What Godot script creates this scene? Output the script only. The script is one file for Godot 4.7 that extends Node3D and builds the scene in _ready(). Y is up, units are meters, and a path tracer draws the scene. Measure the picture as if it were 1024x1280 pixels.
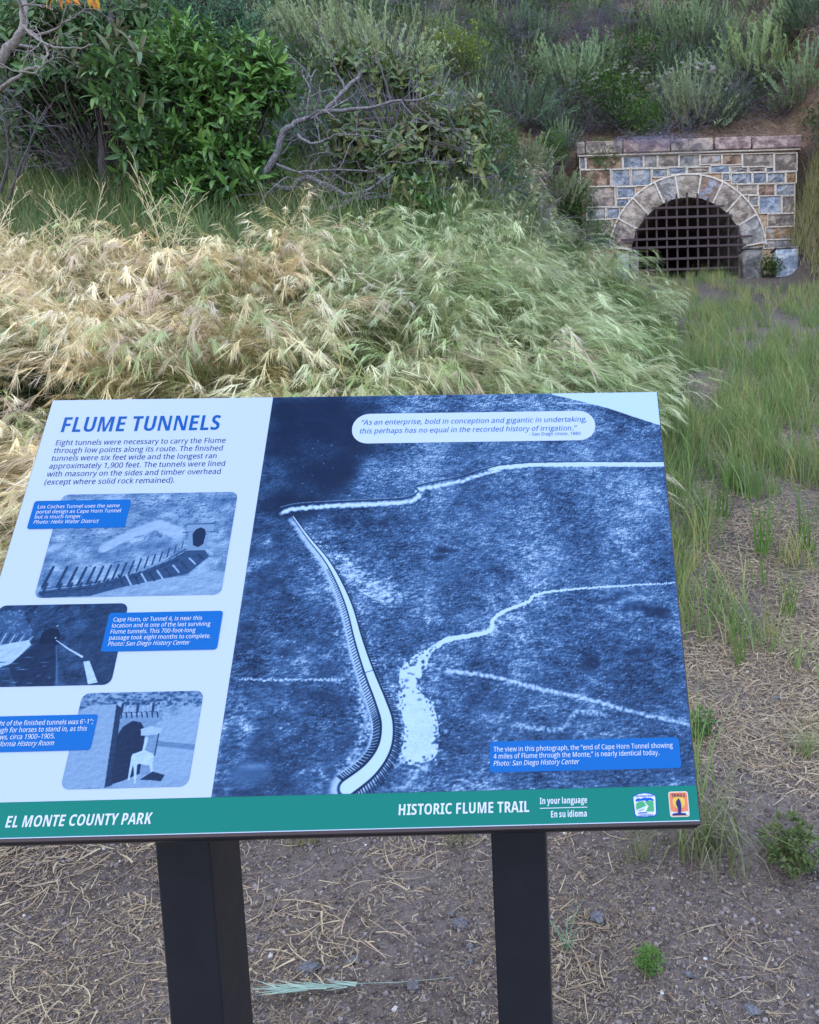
extends Node3D
# Interpretive sign on a trail in front of a grassy bank and a stone tunnel portal, in open shade under a clear sky.
# World: y up, x right, the camera looks along -z; d = -z is the distance in front of the camera.

const BUSHES := [
	["pale_sage", -4.31, 14.23, 0.88, "pale grey-green sagebrush just right of the glossy leafy shrub's top"],
	["pale_sage", -3.49, 13.42, 1.07, "pale feathery sagebrush rising behind the bare bent limb"],
	["pale_sage", -2.76, 12.46, 1.18, "broad pale sagebrush uphill, between the bare limb and the round bush"],
	["pale_sage", -2.19, 12.13, 1.21, "largest pale yellow-green sagebrush left of the round yellow-green bush"],
	["pale_sage", -2.07, 14.46, 0.72, "small pale sagebrush at the top edge above the round bush"],
	["pale_sage", -3.61, 15.56, 0.56, "pale sagebrush at the top edge above the bare fallen limb"],
	["round_bush", -1.29, 13.34, 1.04, "round yellow-green bush alone beside the bare orange soil gully"],
	["green_sage", -1.05, 13.30, 0.64, "small grey-green sagebrush right below the round yellow-green bush"],
	["dead_scrub", -0.66, 15.91, 1.05, "bluish dead scrub at the top of the bare orange gully"],
	["dead_scrub", -1.74, 14.88, 0.68, "dark dead scrub behind the round yellow-green bush"],
	["dark_sage", -0.32, 13.51, 1.08, "dark drooping sagebrush on the right lip of the orange gully"],
	["green_sage", 0.34, 13.64, 0.57, "little upright green sagebrush left of the tunnel capstones"],
	["dead_scrub", 0.23, 14.06, 0.79, "tangle of curled dead blue-grey twigs left above the capstones"],
	["green_sage", 0.62, 15.35, 1.17, "upright green sagebrush with tall spikes above the curled dead twigs"],
	["green_sage", 1.11, 15.58, 1.09, "spiky green sagebrush beside the white-flowered leafy bush"],
	["dead_scrub", 0.46, 17.03, 0.95, "dead blue-grey scrub high on the slope above the spiky sagebrush"],
	["dark_sage", -0.06, 16.39, 1.02, "dark green sagebrush right of the bluish dead scrub"],
	["leafy_bush", 1.29, 13.96, 1.17, "leafy green bush dotted with white flowers over the left capstones"],
	["leafy_bush", 1.73, 13.61, 0.84, "leafy green bush hanging over the middle capstones"],
	["leafy_bush", 1.74, 15.60, 1.03, "leafy green bush higher up behind the flowered bush"],
	["dead_scrub", 2.19, 13.39, 0.75, "dead twigs hanging as a fringe over the capstones"],
	["flowering_sage", 2.50, 13.99, 1.18, "pale sagebrush with white blossom sprays directly above the arch"],
	["green_sage", 2.50, 17.10, 0.96, "green sagebrush at the top edge straight above the arch"],
	["green_sage", 3.13, 16.52, 1.16, "green sagebrush uphill behind the blossoming sagebrush"],
	["dark_sage", 2.49, 15.66, 0.88, "dark green sagebrush wedged behind the blossoming sagebrush"],
	["green_sage", 3.74, 16.84, 0.88, "green sagebrush at the top edge above the bright spiky one"],
	["dark_sage", 3.27, 15.41, 0.92, "dull green sagebrush left of the bright spiky one"],
	["bright_sage", 3.89, 15.07, 1.39, "bright light-green spiky sagebrush upper right above the capstones"],
	["bright_sage", 4.55, 15.19, 1.00, "bright green sagebrush at the upper right beside bare soil"],
	["green_sage", 4.41, 13.92, 0.97, "grey-green sagebrush at the right edge above the bare bank"],
	["dead_scrub", 3.33, 14.53, 0.78, "dead twiggy scrub below the bright spiky sagebrush"],
	["dead_scrub", 3.99, 14.22, 0.71, "dead twigs trailing over the bare bank right of the capstones"],
	["dead_scrub", 1.53, 17.10, 0.92, "dead grey scrub at the top edge left of the arch line"],
	["dark_sage", 4.77, 14.61, 0.88, "dark scrub in the top right corner"],
	["dark_sage", -0.37, 17.52, 0.70, "dark scrub at the top edge over the gully"],
	["pale_sage", -0.26, 12.25, 0.76, "pale feathery bush left of the portal below the orange gully"],
	["pale_sage", 0.28, 13.06, 0.78, "pale feathery bush beside the portal's left stones"],
	["leafy_bush", 0.17, 13.06, 0.65, "green leafy bush on the slope just left of the capstones"],
	["leafy_bush", -0.61, 11.57, 0.65, "green leafy bush right of the sprawling twiggy shrub"],
	["pale_sage", -0.56, 8.50, 0.48, "pale feathery bush where the sprawling shrub meets the grass"],
]
const CROWN_A := [[Vector3(-2.877, 4.663, -7.800), Vector3(0.55, 0.47, 0.37)], [Vector3(-2.959, 4.060, -7.800), Vector3(0.48, 0.47, 0.37)], [Vector3(-3.358, 4.789, -7.900), Vector3(0.36, 0.47, 0.28)], [Vector3(-2.505, 4.687, -7.800), Vector3(0.22, 0.31, 0.17)], [Vector3(-3.225, 3.826, -7.600), Vector3(0.29, 0.30, 0.23)], [Vector3(-2.629, 3.937, -7.900), Vector3(0.24, 0.28, 0.19)], [Vector3(-2.799, 3.609, -7.500), Vector3(0.30, 0.17, 0.13)], [Vector3(-3.227, 3.559, -7.400), Vector3(0.25, 0.15, 0.12)]]
const CROWN_B := [[Vector3(-4.273, 4.858, -8.000), Vector3(0.60, 0.40, 0.32)], [Vector3(-4.799, 4.910, -8.000), Vector3(0.40, 0.44, 0.32)], [Vector3(-3.726, 4.543, -7.700), Vector3(0.32, 0.39, 0.26)], [Vector3(-3.603, 4.015, -7.500), Vector3(0.17, 0.36, 0.13)], [Vector3(-4.930, 4.369, -8.000), Vector3(0.28, 0.24, 0.19)], [Vector3(-4.722, 5.433, -8.200), Vector3(0.61, 0.29, 0.23)], [Vector3(-4.004, 5.385, -8.300), Vector3(0.50, 0.37, 0.30)]]
const CROWN_C := [[Vector3(-5.148, 6.631, -10.500), Vector3(1.16, 0.53, 0.42)], [Vector3(-4.045, 6.408, -10.200), Vector3(0.71, 0.46, 0.37)], [Vector3(-3.641, 6.399, -10.400), Vector3(0.42, 0.42, 0.33)], [Vector3(-6.225, 6.757, -10.500), Vector3(0.63, 0.47, 0.38)], [Vector3(-3.158, 5.011, -9.600), Vector3(0.38, 0.58, 0.31)], [Vector3(-4.395, 5.655, -9.800), Vector3(0.88, 0.59, 0.47)], [Vector3(-5.720, 5.429, -9.800), Vector3(0.78, 0.59, 0.47)], [Vector3(-2.538, 4.376, -8.800), Vector3(0.26, 0.44, 0.21)], [Vector3(-2.107, 4.677, -9.000), Vector3(0.45, 0.45, 0.36)], [Vector3(-1.315, 4.340, -8.800), Vector3(0.53, 0.44, 0.35)], [Vector3(-0.717, 4.057, -8.600), Vector3(0.39, 0.34, 0.28)], [Vector3(-0.313, 4.024, -8.800), Vector3(0.26, 0.26, 0.21)], [Vector3(-1.793, 3.853, -8.200), Vector3(0.49, 0.25, 0.20)], [Vector3(-2.063, 3.571, -7.700), Vector3(0.31, 0.18, 0.15)], [Vector3(-1.488, 3.389, -7.400), Vector3(0.33, 0.16, 0.13)], [Vector3(-0.933, 3.164, -7.200), Vector3(0.29, 0.14, 0.12)], [Vector3(-2.304, 3.440, -7.500), Vector3(0.26, 0.14, 0.11)]]
const CROWN_D := [[Vector3(-1.832, 4.985, -8.300), Vector3(0.33, 0.18, 0.15)], [Vector3(-1.271, 4.815, -8.200), Vector3(0.37, 0.20, 0.16)], [Vector3(-1.047, 4.145, -7.800), Vector3(0.39, 0.27, 0.22)], [Vector3(-0.643, 4.204, -7.900), Vector3(0.32, 0.28, 0.22)], [Vector3(-1.270, 3.806, -7.500), Vector3(0.30, 0.26, 0.21)], [Vector3(-1.084, 3.311, -7.100), Vector3(0.21, 0.20, 0.16)], [Vector3(-1.783, 4.130, -7.900), Vector3(0.32, 0.36, 0.25)], [Vector3(-0.629, 3.853, -7.600), Vector3(0.23, 0.19, 0.15)]]
const TWIGS_D := [[Vector3(-1.495, 4.228, -8.000), Vector3(0.76, 0.56, 0.45)], [Vector3(-0.849, 3.550, -7.500), Vector3(0.45, 0.34, 0.27)], [Vector3(-1.922, 3.884, -7.800), Vector3(0.47, 0.39, 0.31)]]
const LIMB_A := [Vector3(-3.198, 3.526, -7.950), Vector3(-2.837, 3.673, -7.800), Vector3(-2.566, 3.816, -7.700), Vector3(-2.403, 4.007, -7.650), Vector3(-2.319, 4.149, -7.600), Vector3(-2.167, 4.249, -7.600), Vector3(-1.952, 4.319, -7.600), Vector3(-1.746, 4.499, -7.600), Vector3(-1.593, 4.632, -7.600)]
const LIMB_B := [Vector3(-1.952, 4.319, -7.600), Vector3(-1.676, 4.280, -7.500), Vector3(-1.297, 4.298, -7.400), Vector3(-1.000, 4.277, -7.300)]
const LIMB_C := [Vector3(-2.484, 3.713, -7.700), Vector3(-2.308, 3.650, -7.600), Vector3(-2.170, 3.730, -7.550), Vector3(-1.985, 3.668, -7.500), Vector3(-1.751, 3.535, -7.400), Vector3(-1.515, 3.527, -7.300), Vector3(-1.301, 3.661, -7.250)]
const LIMB_D := [Vector3(-2.159, 3.435, -7.500), Vector3(-1.880, 3.401, -7.400), Vector3(-1.686, 3.464, -7.350), Vector3(-1.462, 3.457, -7.300), Vector3(-1.197, 3.475, -7.200)]
const LIMB_E := [Vector3(-2.205, 4.111, -7.600), Vector3(-2.086, 4.017, -7.500), Vector3(-1.965, 3.997, -7.450), Vector3(-1.821, 4.030, -7.400), Vector3(-1.573, 4.001, -7.300)]
const LIMB_F := [Vector3(-2.443, 3.898, -7.680), Vector3(-2.174, 3.764, -7.500), Vector3(-1.895, 3.745, -7.400), Vector3(-1.450, 3.687, -7.300)]
const PALE_A := [Vector3(-4.494, 3.983, -6.600), Vector3(-4.171, 4.307, -6.500), Vector3(-4.039, 4.455, -6.500), Vector3(-3.928, 4.585, -6.500), Vector3(-3.975, 4.827, -6.600), Vector3(-3.964, 5.060, -6.600)]
const PALE_B := [Vector3(-4.290, 4.126, -6.600), Vector3(-4.094, 4.164, -6.500), Vector3(-3.949, 4.253, -6.500), Vector3(-3.776, 4.241, -6.400)]
const PALE_C := [Vector3(-3.928, 4.585, -6.500), Vector3(-3.710, 4.388, -6.300), Vector3(-3.528, 4.282, -6.200), Vector3(-3.352, 4.277, -6.200), Vector3(-3.255, 4.307, -6.200)]
const PALE_D := [Vector3(-3.882, 4.555, -6.500), Vector3(-3.665, 4.353, -6.300), Vector3(-3.605, 4.206, -6.200), Vector3(-3.690, 4.119, -6.200), Vector3(-3.836, 4.135, -6.200), Vector3(-3.951, 4.161, -6.200)]
const PALE_E := [Vector3(-3.885, 4.520, -6.500), Vector3(-3.692, 4.479, -6.400), Vector3(-3.509, 4.495, -6.300), Vector3(-3.434, 4.538, -6.300)]
const TRUNK_B := [Vector3(-4.283, 3.716, -8.150), Vector3(-4.237, 4.010, -8.100), Vector3(-4.201, 4.364, -8.050), Vector3(-4.159, 4.601, -8.000), Vector3(-4.126, 5.078, -8.100), Vector3(-4.077, 5.633, -8.200)]
const TRUNK_A := [Vector3(-3.167, 3.597, -8.000), Vector3(-3.167, 3.932, -7.950), Vector3(-3.077, 4.241, -7.900), Vector3(-2.978, 4.579, -7.850), Vector3(-2.901, 4.839, -7.800)]
const DRYSTEM := [Vector3(-4.940, 3.702, -7.600), Vector3(-4.789, 3.947, -7.500), Vector3(-4.712, 4.184, -7.400), Vector3(-4.747, 4.388, -7.400)]
const YELLOW := [[Vector3(-3.376, 4.466, -6.000), Vector3(0.07, 0.05, 0.04)], [Vector3(-3.215, 4.493, -6.000), Vector3(0.12, 0.05, 0.04)], [Vector3(-3.299, 4.506, -6.000), Vector3(0.08, 0.05, 0.04)], [Vector3(-3.046, 4.488, -6.000), Vector3(0.04, 0.06, 0.03)], [Vector3(-3.134, 4.459, -6.000), Vector3(0.05, 0.05, 0.04)]]
const ROCKS := [[-0.254, 1.820, 0.0364, 0.90], [0.078, 1.830, 0.0403, 0.80], [-0.590, 1.710, 0.0445, 0.60], [-0.339, 1.650, 0.0297, 1.10], [-0.222, 1.710, 0.0188, 0.80], [-0.223, 1.750, 0.0175, 0.70], [-0.491, 1.730, 0.0311, 0.50], [0.270, 1.660, 0.0232, 0.60], [-0.278, 1.860, 0.0186, 0.80], [0.387, 1.560, 0.0343, 0.50], [0.779, 2.750, 0.0357, 0.60]]
const PH_FLUME := [Vector2(0.091, 0.350), Vector2(0.134, 0.408), Vector2(0.183, 0.468), Vector2(0.218, 0.526), Vector2(0.248, 0.590), Vector2(0.274, 0.667), Vector2(0.303, 0.741), Vector2(0.334, 0.810), Vector2(0.350, 0.857), Vector2(0.347, 0.908), Vector2(0.320, 0.952), Vector2(0.273, 0.989)]
const PH_UPPER := [Vector2(0.058, 0.327), Vector2(0.099, 0.317), Vector2(0.191, 0.312), Vector2(0.288, 0.309), Vector2(0.361, 0.304), Vector2(0.388, 0.287), Vector2(0.383, 0.273), Vector2(0.432, 0.260), Vector2(0.490, 0.248), Vector2(0.524, 0.235), Vector2(0.589, 0.215)]
const PH_ROAD := [Vector2(0.563, 0.217), Vector2(0.659, 0.209), Vector2(0.779, 0.209), Vector2(0.900, 0.211), Vector2(1.004, 0.213)]
const PH_SKY := [Vector2(0.724, 0.003), Vector2(0.786, 0.022), Vector2(0.869, 0.049), Vector2(0.929, 0.075), Vector2(1.001, 0.105), Vector2(1.011, -0.005), Vector2(0.725, -0.010)]
const PH_TRAIL := [Vector2(0.384, 0.729), Vector2(0.405, 0.711), Vector2(0.448, 0.686), Vector2(0.471, 0.671), Vector2(0.546, 0.658), Vector2(0.571, 0.647), Vector2(0.574, 0.626), Vector2(0.600, 0.605), Vector2(0.655, 0.583), Vector2(0.670, 0.567), Vector2(0.729, 0.556), Vector2(0.841, 0.549), Vector2(1.009, 0.542)]
const PH_SAND := [Vector2(0.371, 0.734), Vector2(0.396, 0.716), Vector2(0.439, 0.693), Vector2(0.424, 0.744), Vector2(0.408, 0.776), Vector2(0.444, 0.816), Vector2(0.460, 0.868), Vector2(0.457, 0.927), Vector2(0.416, 0.943), Vector2(0.385, 0.934), Vector2(0.388, 0.867), Vector2(0.371, 0.797)]
const PH_SLOPE := [Vector2(0.121, 0.383), Vector2(0.204, 0.448), Vector2(0.284, 0.511), Vector2(0.352, 0.572), Vector2(0.325, 0.582), Vector2(0.268, 0.551), Vector2(0.197, 0.479)]
const PH_RIDGE := [Vector2(0.470, 0.742), Vector2(0.565, 0.756), Vector2(0.687, 0.790), Vector2(0.791, 0.815), Vector2(0.894, 0.847), Vector2(1.004, 0.872)]
const PH_RIDGE2 := [Vector2(0.617, 0.863), Vector2(0.720, 0.878), Vector2(0.756, 0.840), Vector2(0.824, 0.851)]
const PH_LEFTLINE := [Vector2(0.022, 0.750), Vector2(0.075, 0.754), Vector2(0.162, 0.756), Vector2(0.250, 0.757)]
const PH_DARK := [Vector2(0.196, 0.362), Vector2(0.302, 0.375), Vector2(0.452, 0.453), Vector2(0.920, 0.608), Vector2(0.867, 0.583), Vector2(0.957, 0.614), Vector2(0.886, 0.703), Vector2(0.804, 0.734)]
const PH_ROCK := [Vector2(0.052, 0.955)]
const PH_GULLY := [Vector2(0.415, 0.918), Vector2(0.433, 0.951), Vector2(0.385, 0.990), Vector2(0.336, 0.997)]
const STONES := [[0.607, 5.402, 0.689, 5.595, "b"], [0.709, 5.385, 1.267, 5.573, "d"], [1.287, 5.394, 1.592, 5.574, "b"], [1.611, 5.387, 1.810, 5.584, "g"], [1.829, 5.392, 2.147, 5.577, "n"], [2.165, 5.386, 2.471, 5.567, "g"], [2.489, 5.410, 2.816, 5.557, "t"], [2.833, 5.393, 3.133, 5.554, "d"], [3.150, 5.355, 3.632, 5.549, "n"], [3.648, 5.275, 3.997, 5.541, "n"], [1.104, 5.125, 1.384, 5.378, "b"], [1.413, 5.123, 1.714, 5.376, "b"], [1.738, 5.245, 1.970, 5.370, "b"], [1.996, 5.282, 2.260, 5.382, "p"], [2.285, 5.283, 2.625, 5.373, "n"], [2.650, 5.281, 2.938, 5.392, "p"], [2.962, 5.276, 3.223, 5.360, "g"], [3.248, 5.275, 3.501, 5.351, "n"], [3.517, 5.264, 3.632, 5.336, "b"], [2.827, 5.162, 2.945, 5.269, "b"], [2.969, 5.106, 3.290, 5.265, "b"], [3.311, 5.099, 3.516, 5.262, "b"], [3.537, 5.098, 3.810, 5.255, "b"], [3.830, 5.092, 3.985, 5.258, "t"], [3.063, 4.935, 3.372, 5.093, "n"], [3.393, 4.911, 3.651, 5.087, "d"], [3.671, 4.909, 3.957, 5.083, "b"], [3.241, 4.765, 3.388, 4.919, "g"], [3.404, 4.646, 3.746, 4.907, "p"], [3.766, 4.640, 3.957, 4.896, "n"], [0.609, 5.134, 1.079, 5.386, "d"], [1.178, 4.947, 1.460, 5.112, "b"], [0.721, 4.825, 1.143, 5.126, "n"], [1.166, 4.811, 1.358, 4.932, "b"], [1.011, 4.639, 1.207, 4.803, "b"], [0.693, 4.638, 0.987, 4.816, "g"], [0.648, 4.410, 1.082, 4.625, "n"], [0.662, 4.217, 1.057, 4.400, "b"], [3.539, 4.439, 3.957, 4.629, "n"], [3.506, 4.245, 3.957, 4.429, "t"], [3.477, 4.109, 3.957, 4.236, "g"]]
const BARS_V := [[1.458, 4.452], [1.620, 4.677], [1.774, 4.768], [1.933, 4.878], [2.095, 4.957], [2.258, 4.978], [2.420, 4.958], [2.579, 4.877], [2.737, 4.739], [2.896, 4.669], [3.055, 4.423]]
const BARS_H := [[4.750, 1.703, 2.832], [4.604, 1.573, 2.957], [4.440, 1.471, 3.055], [4.282, 1.210, 3.272], [4.155, 1.386, 3.172], [3.973, 1.382, 3.080], [3.811, 1.379, 3.079]]

# ------------------------------------------------------------------ mesh collecting
class MB:
	var v := PackedVector3Array()
	var n := PackedVector3Array()
	var c := PackedColorArray()
	var i := PackedInt32Array()
	var uv := PackedVector2Array()
	func pt(p: Vector3, col := Color.WHITE) -> int:
		v.append(p)
		c.append(col)
		return v.size() - 1
	func tri(a: int, b: int, d: int) -> void:
		i.append(a)
		i.append(b)
		i.append(d)
	func quad(a: int, b: int, d: int, e: int) -> void:
		tri(a, b, d)
		tri(a, d, e)
	func ribbon(pts: PackedVector3Array, w0: float, w1: float, side: Vector3, c0: Color, c1: Color) -> void:
		var k := pts.size()
		var pa := -1
		var pb := -1
		for s in k:
			var t := float(s) / (k - 1)
			var w := lerpf(w0, w1, t) * 0.5
			var col := c0.lerp(c1, t)
			var a := pt(pts[s] - side * w, col)
			var b := pt(pts[s] + side * w, col)
			if s > 0:
				quad(pa, pb, b, a)
			pa = a
			pb = b
	func sliver(a: Vector3, b: Vector3, w: float, side: Vector3, col: Color) -> void:
		var p := pt(a - side * w * 0.5, col)
		var q := pt(a + side * w * 0.5, col)
		var r := pt(b, col)
		tri(p, q, r)
	func leaf(at: Vector3, dir: Vector3, up: Vector3, length: float, width: float, droop: float, col: Color, steps := 4) -> void:
		var side := dir.cross(up).normalized()
		var nor := side.cross(dir).normalized()
		var pm := pt(at, col)
		var pl := pm
		var pr := pm
		for s in range(1, steps + 1):
			var t := float(s) / steps
			var mid := at + dir * length * t - nor * droop * length * t * t
			var w := width * 0.5 * pow(sin(PI * minf(0.999, 0.06 + t * 0.94)), 0.75)
			var m := pt(mid, col)
			if s < steps:
				var l := pt(mid - side * w + nor * w * 0.35, col)
				var r := pt(mid + side * w + nor * w * 0.35, col)
				if s == 1:
					tri(pm, l, m)
					tri(pm, m, r)
				else:
					quad(pm, pl, l, m)
					quad(pm, m, r, pr)
				pl = l
				pr = r
			else:
				tri(pm, pl, m)
				tri(pm, m, pr)
			pm = m
	func tube(pts: PackedVector3Array, r0: float, r1: float, sides: int, col: Color, rough := 0.0, rng: RandomNumberGenerator = null) -> void:
		var k := pts.size()
		var first := v.size()
		for s in k:
			var t := (pts[mini(s + 1, k - 1)] - pts[maxi(s - 1, 0)]).normalized()
			var a := t.cross(Vector3(0.31, 0.2, 0.93)).normalized()
			var b := t.cross(a)
			var r := lerpf(r0, r1, float(s) / (k - 1))
			for q in sides:
				var an := TAU * q / sides
				var rr := r * (1.0 + (rng.randf_range(-rough, rough) if rng else 0.0))
				pt(pts[s] + (a * cos(an) + b * sin(an)) * rr, col)
		for s in k - 1:
			for q in sides:
				var q2 := (q + 1) % sides
				quad(first + s * sides + q, first + (s + 1) * sides + q, first + (s + 1) * sides + q2, first + s * sides + q2)
	func box(lo: Vector3, hi: Vector3, bevel: float, col := Color.WHITE) -> void:
		# chamfered block: 24 corner points, six faces, twelve edges, eight corners
		var st := {}
		for ax in 3:
			for s in 8:
				var sg := Vector3(1 if s & 1 else -1, 1 if s & 2 else -1, 1 if s & 4 else -1)
				var p := Vector3(hi.x if sg.x > 0 else lo.x, hi.y if sg.y > 0 else lo.y, hi.z if sg.z > 0 else lo.z)
				var ins := -sg * bevel
				ins[ax] = 0.0
				st[ax * 8 + s] = pt(p + ins, col)
		var faces := [[0, 1, 3, 7, 5], [0, 0, 4, 6, 2], [1, 2, 6, 7, 3], [1, 0, 1, 5, 4], [2, 4, 5, 7, 6], [2, 0, 2, 3, 1]]
		for f in faces:
			quad(st[f[0] * 8 + f[1]], st[f[0] * 8 + f[2]], st[f[0] * 8 + f[3]], st[f[0] * 8 + f[4]])
		for ax in 3:
			var o1 := (ax + 1) % 3
			var o2 := (ax + 2) % 3
			for s in 4:
				var base := ((s & 1) << o1) | (((s >> 1) & 1) << o2)
				var top := base | (1 << ax)
				quad(st[o1 * 8 + base], st[o1 * 8 + top], st[o2 * 8 + top], st[o2 * 8 + base])
		for s in 8:
			tri(st[s], st[8 + s], st[16 + s])
	func mesh(flat := true) -> ArrayMesh:
		var a := []
		a.resize(Mesh.ARRAY_MAX)
		a[Mesh.ARRAY_VERTEX] = v
		a[Mesh.ARRAY_COLOR] = c
		if uv.size() == v.size():
			a[Mesh.ARRAY_TEX_UV] = uv
		if not flat:
			n.resize(v.size())
			n.fill(Vector3.ZERO)
			for k in range(0, i.size(), 3):
				var f := (v[i[k + 2]] - v[i[k]]).cross(v[i[k + 1]] - v[i[k]])
				n[i[k]] += f
				n[i[k + 1]] += f
				n[i[k + 2]] += f
			for k in n.size():
				n[k] = n[k].normalized() if n[k].length_squared() > 1e-20 else Vector3.UP
			a[Mesh.ARRAY_NORMAL] = n
		a[Mesh.ARRAY_INDEX] = i
		var m := ArrayMesh.new()
		m.add_surface_from_arrays(Mesh.PRIMITIVE_TRIANGLES, a)
		return m

# ------------------------------------------------------------------ scene tree helpers
var taken := {}
var M := {}
var rng := RandomNumberGenerator.new()
var bump := FastNoiseLite.new()
var broad := FastNoiseLite.new()

func numbered(called: String) -> String:
	taken[called] = taken.get(called, -1) + 1
	return called if taken[called] == 0 else "%s_%03d" % [called, taken[called]]

func tag(o: Node, label := "", category := "", group := "", kind := "") -> Node:
	for k in [["label", label], ["category", category], ["group", group], ["kind", kind]]:
		if k[1]:
			o.set_meta(k[0], k[1])
	return o

func thing(called: String, label: String, category: String, at := Vector3.ZERO, turn := 0.0, group := "") -> Node3D:
	var o := Node3D.new()
	o.name = numbered(called)
	add_child(o)
	o.position = at
	o.rotation.y = turn
	tag(o, label, category, group)
	return o

func part(called: String, mesh: Mesh, m: Material, parent: Node, at := Transform3D()) -> MeshInstance3D:
	var o := MeshInstance3D.new()
	o.mesh = mesh
	o.material_override = m
	o.name = called if parent != self else numbered(called)
	o.transform = at
	parent.add_child(o, true)
	return o

func scatter(called: String, mesh: Mesh, m: Material, where: Array, tints: Array, parent: Node = self) -> MultiMeshInstance3D:
	var mm := MultiMesh.new()
	mm.transform_format = MultiMesh.TRANSFORM_3D
	mm.use_colors = true
	mm.mesh = mesh
	mm.instance_count = where.size()
	for k in where.size():
		mm.set_instance_transform(k, where[k])
		mm.set_instance_color(k, tints[k])
	var o := MultiMeshInstance3D.new()
	o.multimesh = mm
	o.material_override = m
	o.name = called if parent != self else numbered(called)
	parent.add_child(o, true)
	o.set_meta("kind", "stuff")
	return o

func lin(r: float, g: float, b: float) -> Color:
	return Color(r, g, b)

func paint(col: Color, rough := 0.9, spec := 0.3) -> StandardMaterial3D:
	var m := StandardMaterial3D.new()
	m.albedo_color = col.linear_to_srgb()
	m.roughness = rough
	m.metallic_specular = spec
	return m

func plant_paint(rough := 0.75, through := 0.35, col := Color(1, 1, 1), spec := 0.25) -> StandardMaterial3D:
	var m := paint(col, rough, spec)
	m.vertex_color_use_as_albedo = true
	m.cull_mode = BaseMaterial3D.CULL_DISABLED
	if through > 0.0:
		m.backlight_enabled = true
		m.backlight = Color(through, through, through).linear_to_srgb()
	return m

func noise_tex(seed_: int, freq: float, ramp: Array, size := 512, octaves := 5, cellular := false) -> NoiseTexture2D:
	var f := FastNoiseLite.new()
	f.seed = seed_
	f.frequency = freq
	f.noise_type = FastNoiseLite.TYPE_CELLULAR if cellular else FastNoiseLite.TYPE_SIMPLEX_SMOOTH
	f.fractal_octaves = octaves
	f.fractal_gain = 0.6
	var t := NoiseTexture2D.new()
	t.width = size
	t.height = size
	t.seamless = true
	t.noise = f
	if ramp:
		var g := Gradient.new()
		var offs := PackedFloat32Array()
		var cols := PackedColorArray()
		for r in ramp:
			offs.append(r[0])
			cols.append(r[1].linear_to_srgb())
		g.offsets = offs
		g.colors = cols
		t.color_ramp = g
	return t

func textured(tex: Texture2D, scale: float, rough := 0.95, relief: Texture2D = null, depth := 1.0, world := true) -> StandardMaterial3D:
	var m := paint(Color.WHITE, rough, 0.25)
	m.albedo_texture = tex
	m.uv1_triplanar = true
	m.uv1_world_triplanar = world
	m.uv1_scale = Vector3.ONE * scale
	if relief:
		m.heightmap_enabled = true
		m.heightmap_texture = relief
		m.heightmap_scale = depth
	return m

# ------------------------------------------------------------------ terrain
const HILL := [[-15, -.6], [0, 0], [1.5, .15], [2.5, .36], [3.2, .65], [4, 1.2], [5, 1.85], [6, 2.4], [8, 3.6], [11, 5.5], [14, 7.7], [17, 10.0], [20, 12.6], [26, 18.0], [40, 30.0], [70, 45.0]]
const TRAIL := [[-15, -.6], [0, 0], [1.2, .1], [2, .24], [3, .48], [4, .78], [6, 1.43], [8, 2.1], [11, 3.1], [12.5, 3.6], [13.2, 3.76], [14, 3.85], [70, 10.0]]
const BANK_EDGE := [[0, -3.0], [2.4, -1.6], [3, -.5], [3.5, -.15], [4, .1], [5, .45], [6, .70], [7, .85], [8.5, 1.15], [9.5, 1.15], [11, .9], [12, .6], [13, .35], [14, .3]]
const RIGHT_EDGE := [[0, 8.0], [8, 6.0], [11, 4.4], [12.4, 3.75], [13.3, 3.7]]

func table(t: Array, x: float) -> float:
	if x <= t[0][0]:
		return t[0][1]
	for k in range(1, t.size()):
		if x <= t[k][0]:
			return lerpf(t[k - 1][1], t[k][1], (x - t[k - 1][0]) / (t[k][0] - t[k - 1][0]))
	return t[-1][1]

func bankness(x: float, d: float) -> float:
	var xb := table(BANK_EDGE, d)
	var xr := table(RIGHT_EDGE, d)
	return maxf(smoothstep(xb + 0.35, xb - lerpf(1.25, 2.6, smoothstep(5.0, 9.0, d)), x), smoothstep(xr - 0.1, xr + 1.3, x))

func height(x: float, d: float) -> float:
	var p := table(TRAIL, d)
	var g := table(HILL, d)
	var h := lerpf(p, g, bankness(x, d))
	if d > 13.2:
		var k := smoothstep(-2.2, 0.55, x) * (1.0 - smoothstep(4.1, 4.9, x))
		var back := lerpf(g, minf(g, 5.63 + (d - 13.34) * 0.95), k)
		h = lerpf(h, back, clampf((d - 13.2) / 0.14, 0.0, 1.0))
	elif x < 0.5 and d > 10.0:
		# left of the portal the ground climbs gradually to the slope behind it
		var left := clampf((0.5 - x) / 1.0, 0.0, 1.0)
		h = lerpf(h, maxf(h, minf(g, 5.6)), smoothstep(13.2 - 2.6 * left, 13.25, d) * smoothstep(0.0, 0.35, left))
	var far := smoothstep(13.6, 17.0, d)
	h += bump.get_noise_2d(x * 9.0, d * 9.0) * 0.022 + broad.get_noise_2d(x * 3.0, d * 3.0) * lerpf(0.05, 0.5, far)
	if d < 4.0:
		h += bump.get_noise_2d(x * 60.0 + 50.0, d * 60.0) * 0.006
	return h

func slope_at(x: float, d: float) -> Vector3:
	var e := 0.08
	return Vector3(height(x - e, d) - height(x + e, d), 2.0 * e, -(height(x, d - e) - height(x, d + e))).normalized()

func ground_at(x: float, d: float) -> Vector3:
	return Vector3(x, height(x, d), -d)

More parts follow.
